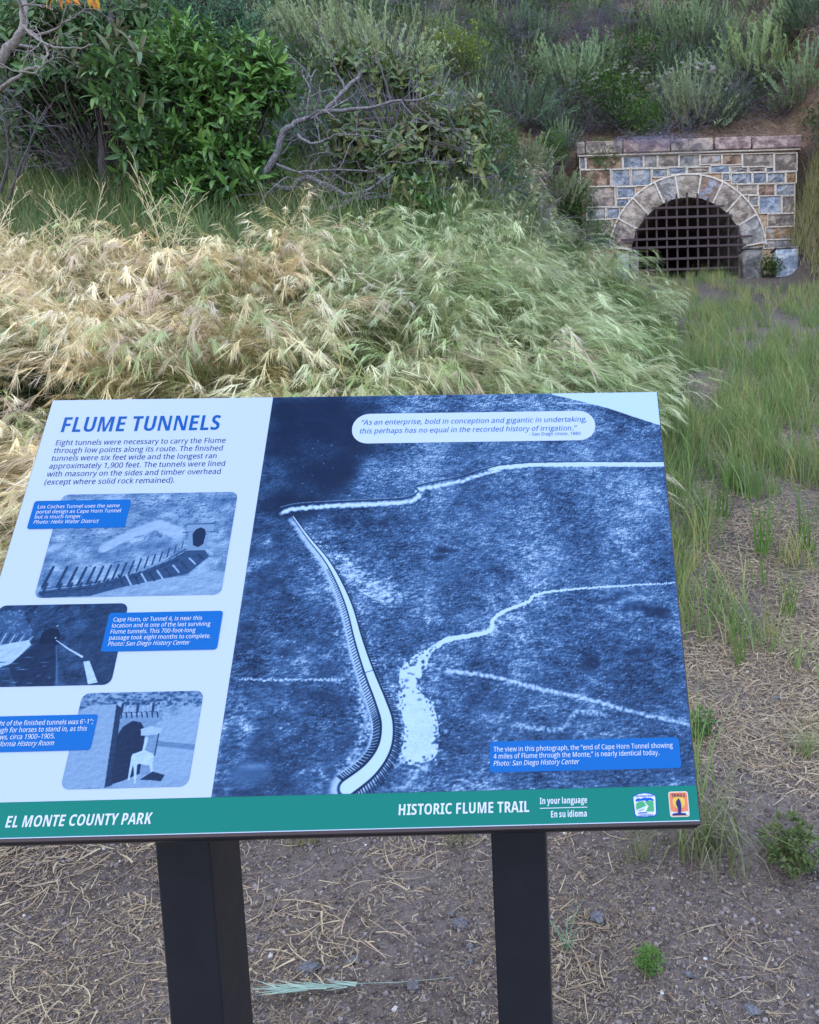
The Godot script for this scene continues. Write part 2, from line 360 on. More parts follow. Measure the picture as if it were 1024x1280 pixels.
func steps(list: Array) -> PackedFloat32Array:
	var o := PackedFloat32Array()
	for r in list:
		var n: int = int(round((r[1] - r[0]) / r[2]))
		for k in n:
			o.append(r[0] + (r[1] - r[0]) * k / n)
	o.append(list[-1][1])
	return o

func build_ground() -> void:
	var xs := steps([[-60, -14, 4.0], [-14, -6, 0.4], [-6, -2.0, 0.1], [-2.0, 1.3, 0.045], [1.3, 3.25, 0.075], [3.25, 6, 0.1], [6, 14, 0.4], [14, 60, 4.0]])
	var ds := steps([[-40, 0.8, 2.0], [0.8, 4.0, 0.035], [4.0, 13.2, 0.1], [13.2, 13.34, 0.07], [13.34, 20.0, 0.16], [20.0, 30.0, 0.6], [30.0, 70.0, 4.0]])
	var m := MB.new()
	var w := xs.size()
	for d in ds:
		for x in xs:
			# soil colours: grey-brown tread on the trail, orange cut soil on the slope, in irregular patches
			var k := bankness(x, d)
			var patch := broad.get_noise_2d(x * 14.0 + 300.0, d * 14.0)
			var trail := lin(0.095, 0.077, 0.068).lerp(lin(0.172, 0.145, 0.129), clampf(0.5 + patch, 0.0, 1.0))
			var hill := lin(0.20, 0.12, 0.08).lerp(lin(0.26, 0.18, 0.13), clampf(0.5 + patch * 1.3, 0.0, 1.0))
			m.pt(Vector3(x, height(x, d), -d), trail.lerp(hill, maxf(k, smoothstep(13.2, 13.34, d))))
	for r in ds.size() - 1:
		for q in w - 1:
			if ds[r] > 13.1 and ds[r] < 13.33 and xs[q] > 1.29 and xs[q] < 3.2:
				continue
			var a := r * w + q
			m.quad(a, a + w, a + w + 1, a + 1)
	var g := part("ground", m.mesh(false), M.soil, self)
	tag(g, "trodden brown soil rising into a steep scrubby hillside", "", "", "structure")

func spread(n: int, seed_: int, x0: float, x1: float, d0: float, d1: float, keep: Callable) -> PackedVector2Array:
	# points (x, d); x0 and x1 are sideways slopes from the trail's near end, so the area widens with distance
	var r := RandomNumberGenerator.new()
	r.seed = seed_
	var o := PackedVector2Array()
	for k in n:
		var d := d0 + (d1 - d0) * r.randf()
		var x := lerpf(x0, x1, r.randf()) * d
		if r.randf() < keep.call(x, d):
			o.append(Vector2(x, d))
	return o

# ------------------------------------------------------------------ plants
func arc(r: RandomNumberGenerator, base: Vector3, yaw: float, length: float, a0: float, a1: float, n: int, power := 1.5) -> PackedVector3Array:
	# a stalk that starts a0 from upright and bends to a1 (radians) along its length
	var o := PackedVector3Array()
	var p := base
	o.append(p)
	var out := Vector3(cos(yaw), 0, sin(yaw))
	for k in n:
		var t := (k + 0.5) / n
		var a := lerpf(a0, a1, pow(t, power)) + r.randf_range(-0.05, 0.05)
		p += (Vector3.UP * cos(a) + out * sin(a)) * length / n
		o.append(p)
	return o

func brome_tuft(seed_: int, culms: int, heads: float) -> ArrayMesh:
	# drooping wild brome: arching culms, narrow blades, nodding one-sided panicles with long awns
	var r := RandomNumberGenerator.new()
	r.seed = seed_
	var m := MB.new()
	for k in culms:
		var yaw := r.randfn(0.0, 0.45)
		var base := Vector3(r.randfn(0, 0.08), -0.03, r.randfn(0, 0.08))
		var ln := r.randf_range(0.55, 0.95)
		var side := Vector3(-sin(yaw), 0, cos(yaw))
		var pts := arc(r, base, yaw, ln, r.randf_range(0.0, 0.25), r.randf_range(1.65, 2.65), 8, 1.5)
		var dry := r.randf()
		var stem := lin(0.78, 0.76, 0.56).lerp(lin(0.85, 0.72, 0.54), dry)
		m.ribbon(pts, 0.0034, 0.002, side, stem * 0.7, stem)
		for b in 2:
			var yb := yaw + r.randfn(0.0, 1.0)
			var from := pts[r.randi_range(0, 2)]
			var bl := arc(r, from, yb, r.randf_range(0.2, 0.4), r.randf_range(0.2, 0.6), r.randf_range(1.3, 2.6), 5)
			var bc := lin(0.52, 0.62, 0.34).lerp(lin(0.85, 0.74, 0.55), r.randf())
			m.ribbon(bl, 0.006, 0.001, Vector3(-sin(yb), 0, cos(yb)), bc * 0.8, bc)
		if r.randf() > heads:
			continue
		var tone := lin(1.10, 1.06, 0.98).lerp(lin(0.80, 0.70, 0.60), pow(r.randf(), 1.5))
		for s in r.randi_range(15, 21):
			var f := r.randf_range(0.55, 1.0) * 8.0
			var q := mini(int(f), 7)
			var at := pts[q].lerp(pts[q + 1], f - q)
			var dir := (pts[q + 1] - pts[q]).normalized()
			dir = (dir * 0.8 + Vector3.DOWN * 0.3 + side * r.randfn(0, 0.16) + Vector3(r.randfn(0, 0.07), r.randfn(0, 0.07), r.randfn(0, 0.07))).normalized()
			var sd := (side + Vector3(r.randfn(0, 0.4), r.randfn(0, 0.4), r.randfn(0, 0.4))).normalized()
			var l := r.randf_range(0.035, 0.055)
			var mid := at + dir * 0.012
			var t2 := tone * r.randf_range(0.85, 1.1)
			m.sliver(mid, mid + dir * l, 0.0046, sd, t2)
			for a in 4:
				var ad := (dir + side * r.randfn(0, 0.07) + Vector3(r.randfn(0, 0.05), r.randfn(0, 0.05), r.randfn(0, 0.05))).normalized()
				m.sliver(mid + dir * l * (0.1 + 0.2 * a), mid + dir * l * 0.6 + ad * r.randf_range(0.07, 0.125), 0.0025, sd, t2 * 1.05)
	return m.mesh()

func blade_tuft(seed_: int, n: int, lo: float, hi: float, spread_: float, width: float, bend: float, dryness := 0.2) -> ArrayMesh:
	var r := RandomNumberGenerator.new()
	r.seed = seed_
	var m := MB.new()
	for k in n:
		var yaw := r.randf() * TAU
		var base := Vector3(r.randfn(0, spread_), -0.015, r.randfn(0, spread_))
		var pts := arc(r, base, yaw, r.randf_range(lo, hi), r.randf_range(0.02, 0.3), bend * r.randf_range(0.4, 1.5), 5)
		var g := lin(0.75, 0.95, 0.6).lerp(lin(0.95, 1.0, 0.65), r.randf())
		if r.randf() < dryness:
			g = lin(2.4, 1.5, 1.7)
		var ya := yaw + r.randf_range(-0.9, 0.9)
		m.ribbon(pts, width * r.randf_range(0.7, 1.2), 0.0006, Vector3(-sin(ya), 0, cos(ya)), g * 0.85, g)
	return m.mesh()

func straw_litter(seed_: int, n: int, radius: float, lo: float, hi: float, width: float) -> ArrayMesh:
	var r := RandomNumberGenerator.new()
	r.seed = seed_
	var m := MB.new()
	for k in n:
		var a := r.randf() * TAU
		var p := Vector3(r.randfn(0, radius * 0.5), r.randf_range(0.002, 0.014), r.randfn(0, radius * 0.5))
		var l := lerpf(lo, hi, pow(r.randf(), 2.2))
		var turn := r.randfn(0.0, 1.5)
		var rise := r.randf_range(-0.02, 0.16)
		var pts := PackedVector3Array()
		for s in 5:
			pts.append(p)
			a += turn / 4.0
			p += Vector3(cos(a), rise * (1.0 - s * 0.55), sin(a)) * l / 4.0
			p.y = maxf(p.y, 0.001)
		var c := lin(1.0, 0.95, 0.85).lerp(lin(0.62, 0.48, 0.40), pow(r.randf(), 1.6))
		m.ribbon(pts, width * r.randf_range(0.6, 1.5), width * 0.4, Vector3(-sin(a), r.randf_range(-0.6, 0.6), cos(a)).normalized(), c, c)
	return m.mesh()

func wand_bush(seed_: int, wands: int, curl: float, leafy: int) -> ArrayMesh:
	# sagebrush of unit height: wands in a loose dome, each set with short narrow leaves
	var r := RandomNumberGenerator.new()
	r.seed = seed_
	var m := MB.new()
	for k in wands:
		var yaw := r.randf() * TAU
		var rad := sqrt(r.randf())
		var base := Vector3(cos(yaw) * rad * 0.36, 0.05 + 0.38 * sqrt(1.0 - rad * rad * 0.8) * r.randf(), sin(yaw) * rad * 0.36)
		var ln := r.randf_range(0.36, 0.62) * (1.05 - 0.3 * rad)
		var pts := arc(r, base, yaw + r.randfn(0, 0.4), ln, rad * 0.75, rad * 0.45 + curl * r.randf(), 5, 1.0)
		var tone := lin(0.9, 1.0, 0.9).lerp(lin(1.1, 1.1, 0.75), r.randf()) * r.randf_range(0.5, 1.35)
		m.ribbon(pts, 0.020, 0.012, Vector3(-sin(yaw), 0, cos(yaw)), lin(0.8, 0.65, 0.6), tone)
		for s in leafy:
			var f := pow(r.randf(), 0.75) * 5.0
			var q := mini(int(f), 4)
			var at := pts[q].lerp(pts[q + 1], f - q)
			var up := (pts[q + 1] - pts[q]).normalized()
			var ya := r.randf() * TAU
			var dir := (up * 0.9 + Vector3(cos(ya), 0.1, sin(ya)) * 0.75).normalized()
			m.sliver(at, at + dir * r.randf_range(0.035, 0.07) * (1.3 - f * 0.14), 0.018, dir.cross(Vector3(cos(ya + 1.0), 0.3, sin(ya + 1.0))).normalized(), tone * r.randf_range(0.85, 1.15))
	return m.mesh()

func leaf_bush(seed_: int, n: int, size: float, flowers := 0) -> ArrayMesh:
	# rounded bush of unit height made of small leaves on short sprays
	var r := RandomNumberGenerator.new()
	r.seed = seed_
	var m := MB.new()
	for k in n:
		var v := Vector3(r.randfn(0, 1), r.randfn(0, 1) , r.randfn(0, 1)).normalized()
		var rad := pow(r.randf(), 0.4) * (0.8 + 0.25 * sin(v.x * 7.0 + v.z * 5.0 + seed_) * cos(v.y * 6.0))
		var at := Vector3(v.x * 0.52, 0.5 + v.y * 0.48, v.z * 0.52) * Vector3(rad, 1, rad)
		at.y = 0.5 + v.y * 0.48 * rad
		var tone := lin(0.8, 1.0, 0.7).lerp(lin(1.15, 1.1, 0.7), r.randf()) * r.randf_range(0.7, 1.2)
		for s in 5:
			var dir := (v * 0.6 + Vector3(r.randfn(0, 0.7), r.randfn(0.3, 0.5), r.randfn(0, 0.7))).normalized()
			var p := at + Vector3(r.randfn(0, 0.02), r.randfn(0, 0.02), r.randfn(0, 0.02))
			m.leaf(p, dir, Vector3(r.randfn(0, 0.4), 1, r.randfn(0, 0.4)).normalized(), size * r.randf_range(0.7, 1.3), size * 0.42, 0.2, tone, 2)
	return m.mesh()

func blossom(seed_: int, n: int) -> ArrayMesh:
	var r := RandomNumberGenerator.new()
	r.seed = seed_
	var m := MB.new()
	for k in n:
		var yaw := r.randf() * TAU
		var rad := r.randf_range(0.2, 0.5)
		var at := Vector3(cos(yaw) * rad, 0.98 - rad * 0.9 + r.randf_range(-0.1, 0.06), sin(yaw) * rad)
		for s in 5:
			var a := TAU * s / 5.0 + r.randf()
			var dir := Vector3(cos(a), r.randf_range(0.1, 0.7), sin(a)).normalized()
			m.leaf(at, dir, Vector3.UP, 0.036, 0.028, 0.3, Color.WHITE, 2)
	return m.mesh()

func twig_bush(seed_: int, n: int, droop: float) -> ArrayMesh:
	# leafless scrub of unit height: crooked forking twigs
	var r := RandomNumberGenerator.new()
	r.seed = seed_
	var m := MB.new()
	for k in n:
		var yaw := r.randf() * TAU
		var p := Vector3(r.randfn(0, 0.16), r.randf_range(0.0, 0.3), r.randfn(0, 0.16))
		var dir := Vector3(cos(yaw) * 0.7, r.randf_range(0.3, 1.0), sin(yaw) * 0.7).normalized()
		grow_twig(m, r, p, dir, r.randf_range(0.35, 0.6), 0.007, droop, 2, lin(1, 1, 1) * r.randf_range(0.6, 1.3))
	return m.mesh()

func grow_twig(m: MB, r: RandomNumberGenerator, p: Vector3, dir: Vector3, ln: float, w: float, droop: float, level: int, col: Color) -> void:
	var pts := PackedVector3Array([p])
	for s in 5:
		dir = (dir + Vector3(r.randfn(0, 0.25), r.randfn(0, 0.2) - droop, r.randfn(0, 0.25))).normalized()
		p += dir * ln / 5.0
		pts.append(p)
		if level > 0 and s > 0 and r.randf() < 0.6:
			var d2 := (dir + Vector3(r.randfn(0, 0.7), r.randfn(0, 0.6), r.randfn(0, 0.7))).normalized()
			grow_twig(m, r, p, d2, ln * r.randf_range(0.4, 0.7), w * 0.65, droop, level - 1, col)
	if w > 0.006:
		m.tube(pts, w * 0.6, w * 0.35, 4, col)
	else:
		m.ribbon(pts, w, w * 0.5, dir.cross(Vector3(0.4, 0.3, 0.85)).normalized(), col, col)

func leaf_whorl(seed_: int, n: int, size: float) -> ArrayMesh:
	# the end of a leafy shoot pointing up y: oblong folded leaves set round a short twig
	var r := RandomNumberGenerator.new()
	r.seed = seed_
	var m := MB.new()
	m.tube(PackedVector3Array([Vector3(0, -0.16, 0), Vector3(0.01, 0, 0), Vector3(0, 0.12, 0)]), 0.004, 0.002, 4, lin(0.9, 0.45, 0.35))
	for k in n:
		var a := k * 2.4 + r.randf() * 0.6
		var t := float(k) / n
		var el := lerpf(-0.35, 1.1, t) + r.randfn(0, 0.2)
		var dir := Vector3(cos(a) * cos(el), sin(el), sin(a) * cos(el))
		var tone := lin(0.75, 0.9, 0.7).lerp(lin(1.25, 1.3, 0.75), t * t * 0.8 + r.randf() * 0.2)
		if r.randf() < 0.03:
			tone = lin(1.9, 1.0, 1.1)
		m.leaf(Vector3(0, lerpf(-0.12, 0.12, t), 0), dir, Vector3.UP + Vector3(r.randfn(0, 0.2), 0, r.randfn(0, 0.2)), size * r.randf_range(0.55, 1.15), size * r.randf_range(0.26, 0.36), r.randf_range(0.1, 0.5), tone)
	return m.mesh()

func single_leaf(seed_: int, size: float) -> ArrayMesh:
	var r := RandomNumberGenerator.new()
	r.seed = seed_
	var m := MB.new()
	m.leaf(Vector3.ZERO, Vector3(0, 0.15, -1).normalized(), Vector3.UP, size, size * r.randf_range(0.28, 0.36), r.randf_range(0.15, 0.5), Color.WHITE, 5)
	return m.mesh()

func smooth_path(pts: Array, cuts := 4) -> PackedVector3Array:
	var o := PackedVector3Array()
	for k in pts.size() - 1:
		var a: Vector3 = pts[maxi(k - 1, 0)]
		var b: Vector3 = pts[k]
		var c: Vector3 = pts[k + 1]
		var d: Vector3 = pts[mini(k + 2, pts.size() - 1)]
		for s in cuts:
			o.append(b.cubic_interpolate(c, a, d, float(s) / cuts))
	o.append(pts[-1])
	return o

func limb(pts: Array, r0: float, r1: float, seed_: int, origin: Vector3, twigs := 0, droop := 0.0, twig_len := 0.4) -> ArrayMesh:
	var r := RandomNumberGenerator.new()
	r.seed = seed_
	var m := MB.new()
	var p := smooth_path(pts)
	for k in p.size():
		p[k] = p[k] - origin + Vector3(r.randfn(0, 1), r.randfn(0, 1), r.randfn(0, 1)) * minf(0.006, r1)
	m.tube(p, r0, r1, 8, Color.WHITE, 0.1, r)
	for k in twigs:
		var q := r.randi_range(p.size() / 4, p.size() - 1)
		var along := (p[mini(q + 1, p.size() - 1)] - p[maxi(q - 1, 0)]).normalized()
		var d := (along * 0.6 + Vector3(r.randfn(0, 0.6), r.randfn(0.1, 0.5), r.randfn(0, 0.6))).normalized()
		grow_twig(m, r, p[q], d, twig_len * r.randf_range(0.5, 1.3), maxf(0.008, r1 * 1.2), droop, 2, Color.WHITE)
	return m.mesh(false)

func in_blobs(r: RandomNumberGenerator, blobs: Array) -> Array:
	# a place near the skin of one of the ellipsoids, and the way out of it
	var total := 0.0
	for b in blobs:
		total += b[1].x * b[1].y
	var pick := r.randf() * total
	var blob: Array = blobs[-1]
	for b in blobs:
		pick -= b[1].x * b[1].y
		if pick <= 0.0:
			blob = b
			break
	var v := Vector3(r.randfn(0, 1), r.randfn(0, 1), r.randfn(0, 1)).normalized()
	var rad := pow(r.randf(), 0.45)
	var lump := 1.0 + 0.22 * broad.get_noise_3d(v.x * 60.0 + blob[0].x * 30.0, v.y * 60.0, v.z * 60.0)
	return [blob[0] + v * rad * lump * blob[1], v]

func shoot_basis(r: RandomNumberGenerator, out: Vector3, upness: float, scale: float) -> Basis:
	var up := (out * 0.8 + Vector3.UP * upness + Vector3(r.randfn(0, 0.3), r.randfn(0, 0.2), r.randfn(0, 0.3))).normalized()
	var a := up.cross(Vector3(r.randfn(0, 1), r.randfn(0, 1), r.randfn(0, 1))).normalized()
	return Basis(a, up, a.cross(up)) * scale

func leafy_shrub(called: String, label: String, category: String, base: Vector3, blobs: Array, shoots: int, seed_: int, meshes: Array, m: Material, tones: Array, wood: Material, singles: int, upness := 0.5, leaves: Array = []) -> Node3D:
	var r := RandomNumberGenerator.new()
	r.seed = seed_
	var o := thing(called, label, category, base)
	var sets := []
	var tints := []
	for k in meshes:
		sets.append([])
		tints.append([])
	var st := MB.new()
	var front := []
	for k in shoots:
		var got := in_blobs(r, blobs)
		var at: Vector3 = got[0] - base
		var bas := shoot_basis(r, got[1], upness, r.randf_range(0.55, 1.2))
		var tone: Color = tones[r.randi() % tones.size()] * r.randf_range(0.75, 1.2)
		var w := r.randi() % meshes.size()
		sets[w].append(Transform3D(bas, at))
		tints[w].append(tone)
		if got[1].z > 0.15:
			front.append([at, bas, tone])
		if k % 3 == 0:
			var root := Vector3(at.x * 0.45, at.y * 0.55, at.z * 0.45)
			var mid := root.lerp(at, 0.55) + Vector3(r.randfn(0, 0.08), r.randfn(0.05, 0.08), r.randfn(0, 0.08))
			st.tube(smooth_path([root, mid, at - bas.y * 0.1, at], 3), 0.009, 0.003, 4, Color.WHITE * r.randf_range(0.7, 1.2))
	part("branches", st.mesh(false), wood, o)
	for w in meshes.size():
		if sets[w]:
			scatter("foliage", meshes[w], m, sets[w], tints[w], o)
	# the leaves nearest the viewer, one by one
	front.sort_custom(func(a, b): return a[0].z > b[0].z)
	var done := 0
	for f in front:
		if done >= singles:
			break
		for q in 6:
			var a := q * 2.4 + r.randf()
			var el := r.randf_range(-0.2, 1.0)
			var dir: Vector3 = (f[1].orthonormalized() * Vector3(cos(a) * cos(el), sin(el), sin(a) * cos(el))).normalized()
			var mi := part("leaf", leaves[r.randi() % leaves.size()], M.leaf_tones[r.randi() % M.leaf_tones.size()], o)
			mi.transform = Transform3D(Basis.looking_at(dir, Vector3(0.02, 1, 0.03)), f[0] + dir * 0.02 + f[1].y * r.randf_range(0.0, 0.12))
			done += 1
	return o

# ------------------------------------------------------------------ printed pictures and lettering of the sign
class Pic:
	var w: int
	var h: int
	var v := PackedFloat32Array()
	func _init(w_: int, h_: int, base: float, grains: Array) -> void:
		w = w_
		h = h_
		v.resize(w * h)
		v.fill(base)
		for g in grains:       # [seed, frequency, stretch y, amount, type]
			var f := FastNoiseLite.new()
			f.seed = g[0]
			f.frequency = g[1]
			f.noise_type = g[4]
			f.fractal_octaves = 3
			var hh := int(h * g[2])
			var im := f.get_image(w, hh)
			if hh != h:
				im.resize(w, h, Image.INTERPOLATE_BILINEAR)
			im.convert(Image.FORMAT_L8)
			var by := im.get_data()
			var amount: float = g[3] / 128.0
			for k in w * h:
				v[k] += (by[k] - 128) * amount
	func brush(seeds: Array) -> void:
		# scrub lit from the upper left: every clump of leaves pale on one side, dark on the other; finer towards the top
		for g in seeds:        # [seed, frequency, amount at the top, amount at the bottom]
			var f := FastNoiseLite.new()
			f.seed = g[0]
			f.frequency = g[1]
			f.noise_type = 1
			f.fractal_octaves = 3
			var im := f.get_image(w, int(h * 1.5))
			im.resize(w, h, Image.INTERPOLATE_BILINEAR)
			im.convert(Image.FORMAT_L8)
			var by := im.get_data()
			var step := 2 * w + 2
			for j in range(3, h):
				var amount: float = lerpf(g[2], g[3], float(j) / h) / 100.0
				for i in range(3, w):
					var k := j * w + i
					v[k] += (by[k] - by[k - step]) * amount
	func bushes(count: int, seed_: int, top: float, bottom: float, s0: float, s1: float, dark: float, light: float) -> void:
		# single clumps of brush: a dark body with a paler crown, small far away and larger near by, gathered in drifts
		var r := RandomNumberGenerator.new()
		r.seed = seed_
		var f := FastNoiseLite.new()
		f.seed = seed_
		f.frequency = 0.012
		for k in count:
			var x := r.randf() * w
			var y := lerpf(top, bottom, r.randf()) * h
			var t := y / h
			var there := f.get_noise_2d(x, y * 1.8)
			if there < r.randf_range(-0.5, 0.25):
				continue
			var s := lerpf(s0, s1, t) * r.randf_range(0.45, 1.3)
			dab(x, y, s * 1.35, s * 0.8, dark + r.randf_range(-0.06, 0.08), 0.25, r.randf_range(0.4, 0.85))
			dab(x - s * 0.35, y - s * 0.4, s * 0.8, s * 0.36, light + r.randf_range(-0.1, 0.12), 0.1, r.randf_range(0.25, 0.7))
	func soften(grain: float, seed_: int, punch := 1.0, mid_tone := 0.45) -> void:
		var r := RandomNumberGenerator.new()
		r.seed = seed_
		var o := v.duplicate()
		for j in range(1, h - 1):
			for i in range(1, w - 1):
				var k := j * w + i
				o[k] = mid_tone * (1.0 - punch) + punch * (v[k] * 0.4 + (v[k - 1] + v[k + 1] + v[k - w] + v[k + w]) * 0.15) + r.randf_range(-grain, grain)
		v = o
	func dab(x: float, y: float, rx: float, ry: float, val: float, hard := 0.5, mix := 1.0) -> void:
		for j in range(maxi(0, int(y - ry)), mini(h, int(y + ry) + 2)):
			for i in range(maxi(0, int(x - rx)), mini(w, int(x + rx) + 2)):
				var q := Vector2((i - x) / rx, (j - y) / ry).length()
				if q < 1.0:
					var t := mix * clampf((1.0 - q) / maxf(0.02, 1.0 - hard), 0.0, 1.0)
					v[j * w + i] = lerpf(v[j * w + i], val, t)
	func poly(pts: Array, val: float, mix := 1.0, rag := 0.0) -> void:
		var p := PackedVector2Array()
		for q in pts:
			p.append(Vector2(q.x * w, q.y * h))
		var lo := p[0].y
		var hi := p[0].y
		for q in p:
			lo = minf(lo, q.y)
			hi = maxf(hi, q.y)
		for j in range(maxi(0, int(lo)), mini(h, int(hi) + 1)):
			var xs := []
			for k in p.size():
				var a := p[k]
				var b := p[(k + 1) % p.size()]
				if (a.y <= j + 0.5) != (b.y <= j + 0.5):
					xs.append(a.x + (j + 0.5 - a.y) / (b.y - a.y) * (b.x - a.x))
			xs.sort()
			for k in range(0, xs.size() - 1, 2):
				for i in range(maxi(0, int(xs[k] + 0.5)), mini(w, int(xs[k + 1] + 0.5))):
					v[j * w + i] = lerpf(v[j * w + i], val, mix * (1.0 if rag <= 0.0 else clampf(0.5 + (v[j * w + i] - 0.42) * rag, 0.0, 1.0)))
	func line(pts: Array, w0: float, w1: float, val: float, mix := 1.0, jitter := 0.0, off := Vector2.ZERO) -> void:
		# a stroke; widths in pixels, places in shares of the picture
		var r := RandomNumberGenerator.new()
		r.seed = 5
		for k in pts.size() - 1:
			var a := Vector2(pts[k].x * w, pts[k].y * h) + off
			var b := Vector2(pts[k + 1].x * w, pts[k + 1].y * h) + off
			var n := maxi(1, int(a.distance_to(b) / 1.2))
			for s in n:
				var t := (k + float(s) / n) / (pts.size() - 1)
				var rad := maxf(0.8, lerpf(w0, w1, t) * 0.5)
				var c := a.lerp(b, float(s) / n) + Vector2(r.randf_range(-jitter, jitter), r.randf_range(-jitter, jitter))
				dab(c.x, c.y, rad, rad, val, 0.6, mix)
	func texture(dark: Color, mid: Color, light: Color) -> ImageTexture:
		var by := PackedByteArray()
		by.resize(w * h * 3)
		var ramp := []
		for k in 257:
			var t := k / 256.0
			ramp.append(dark.lerp(mid, t * 2.0) if t < 0.5 else mid.lerp(light, t * 2.0 - 1.0))
		for k in w * h:
			var c: Color = ramp[clampi(int(v[k] * 256.0), 0, 256)]
			by[k * 3] = int(c.r * 255)
			by[k * 3 + 1] = int(c.g * 255)
			by[k * 3 + 2] = int(c.b * 255)
		return ImageTexture.create_from_image(Image.create_from_data(w, h, false, Image.FORMAT_RGB8, by))

func bent(pts: Array, cuts := 6) -> Array:
	var o := []
	for k in pts.size() - 1:
		var a: Vector2 = pts[maxi(k - 1, 0)]
		var b: Vector2 = pts[k]
		var c: Vector2 = pts[k + 1]
		var d: Vector2 = pts[mini(k + 2, pts.size() - 1)]
		for s in cuts:
			o.append(b.cubic_interpolate(c, a, d, float(s) / cuts))
	o.append(pts[-1])
	return o

func picture_valley() -> ImageTexture:
	var p := Pic.new(1040, 1024, 0.43, [[3, 0.004, 1.0, 0.20, 1], [4, 0.018, 2.0, 0.15, 1], [7, 0.05, 2.4, 0.20, 1], [8, 0.15, 2.0, 0.16, 1]])
	p.brush([[51, 0.20, 0.16, 0.08], [52, 0.10, 0.10, 0.10]])
	p.bushes(13000, 91, 0.02, 1.0, 2.2, 6.5, 0.26, 0.70)
	var r := RandomNumberGenerator.new()
	r.seed = 77
	# darker near slope on the left, paler valley floor on the right
	for k in 240:
		var q := Vector2(r.randf_range(0.0, 0.34), r.randf_range(0.0, 0.34))
		var edge := 0.30 - absf(q.y - 0.12) * 0.75
		if q.x < edge:
			p.dab(q.x * 1040, q.y * 1024, r.randf_range(30, 100), r.randf_range(20, 70), 0.13, 0.0, 0.34)
	for k in 260:
		var q := Vector2(r.randf_range(0.0, 0.3), r.randf_range(0.36, 1.0))
		if q.x < 0.06 + (q.y - 0.33) * 0.42:
			p.dab(q.x * 1040, q.y * 1024, r.randf_range(12, 50), r.randf_range(8, 30), 0.2, 0.1, 0.35)
	for k in 150:
		p.dab(r.randf_range(0.42, 1.0) * 1040, r.randf_range(0.14, 0.62) * 1024, r.randf_range(30, 110), r.randf_range(10, 40), 0.58, 0.0, 0.16)
	for k in 160:
		p.dab(r.randf_range(0.45, 1.0) * 1040, r.randf_range(0.74, 1.0) * 1024, r.randf_range(15, 60), r.randf_range(6, 24), 0.25, 0.0, 0.18)
	for q in PH_DARK:
		for s in 9:
			p.dab(q.x * 1040 + r.randfn(0, 22), q.y * 1024 + r.randfn(0, 10), r.randf_range(10, 26), r.randf_range(7, 15), 0.17, 0.2, 0.6)
	for k in 500:
		var q := Vector2(r.randf_range(0.1, 1.0), r.randf_range(0.12, 1.0))
		p.dab(q.x * 1040, q.y * 1024, r.randf_range(1.5, 5), r.randf_range(1.2, 3), 0.88, 0.3, r.randf_range(0.2, 0.7))
	for k in 420:
		var q := Vector2(r.randf_range(0.4, 1.0), r.randf_range(0.2, 1.0))
		p.dab(q.x * 1040, q.y * 1024, r.randf_range(3, 11), r.randf_range(2, 6), 0.16, 0.2, r.randf_range(0.2, 0.6))
	p.poly(PH_SKY, 0.95)
	p.line(bent([Vector2(0.74, 0.03), Vector2(0.88, 0.035), Vector2(1.0, 0.025)]), 5, 9, 0.85, 0.25)
	p.line(bent(PH_RIDGE), 10, 8, 0.82, 0.28, 4.0)
	p.line(bent(PH_RIDGE2), 8, 8, 0.85, 0.2, 5.0)
	p.line(PH_LEFTLINE, 5, 5, 0.9, 0.35, 3.0)
	p.line(PH_ROAD, 12, 16, 0.86, 0.4, 3.0, Vector2(0, 8))
	p.line(PH_ROAD, 3, 3, 0.2, 0.8)
	p.line(bent(PH_TRAIL), 15, 3, 0.92, 0.8, 2.0)
	p.poly(bent(PH_SAND + [PH_SAND[0]]), 0.86, 0.85)
	for k in 150:
		var q: Vector2 = PH_SAND[r.randi() % PH_SAND.size()]
		p.dab(q.x * 1040 + r.randfn(0, 10), q.y * 1024 + r.randfn(0, 14), r.randf_range(2, 9), r.randf_range(2, 6), 0.88 if r.randf() < 0.7 else 0.25, 0.1, 0.6)
	for k in 260:
		var qi := r.randi() % PH_SAND.size()
		var q: Vector2 = PH_SAND[qi].lerp(PH_SAND[(qi + 1) % PH_SAND.size()], r.randf())
		p.dab(q.x * 1040 + r.randfn(0, 5), q.y * 1024 + r.randfn(0, 5), r.randf_range(2, 6), r.randf_range(2, 5), 0.26 if r.randf() < 0.6 else 0.85, 0.2, 0.8)
	p.poly(PH_SLOPE, 0.80, 0.7, 3.0)
	for k in 130:
		var q: Vector2 = PH_SLOPE[1].lerp(PH_SLOPE[3], r.randf())
		p.dab(q.x * 1040 + r.randfn(0, 18), q.y * 1024 + r.randfn(0, 10), r.randf_range(2, 8), r.randf_range(2, 5), 0.88, 0.2, 0.5)
	var upper := bent(PH_UPPER)
	p.line(upper, 13, 9, 0.86, 0.35, 4.0, Vector2(4, 12))
	p.line(upper, 7, 4, 0.22, 0.95)
	p.line(upper, 2, 1.6, 0.8, 0.8, 0.0, Vector2(0, -3))
	# the flume itself: pale water channel, dark timber walls and raking struts
	var flume := bent(PH_FLUME)
	# pale spoil along the foot of the flume
	for k in 900:
		var t := r.randf()
		var q: Vector2 = flume[int(lerpf(16, flume.size() - 8, t))] * Vector2(1040, 1024) + Vector2((-1.0 if k % 3 else 0.8) * lerpf(14, 60, t) + r.randfn(0, 9), r.randfn(0, 8))
		p.dab(q.x, q.y, r.randf_range(2, 6), r.randf_range(2, 5), 0.85, 0.2, r.randf_range(0.2, 0.6))
	p.line(flume, 10, 74, 0.74, 0.30, 5.0, Vector2(-8, 4))
	p.line(flume, 6, 44, 0.12, 1.0, 0.6)
	p.line(flume, 3, 33, 0.90, 1.0)
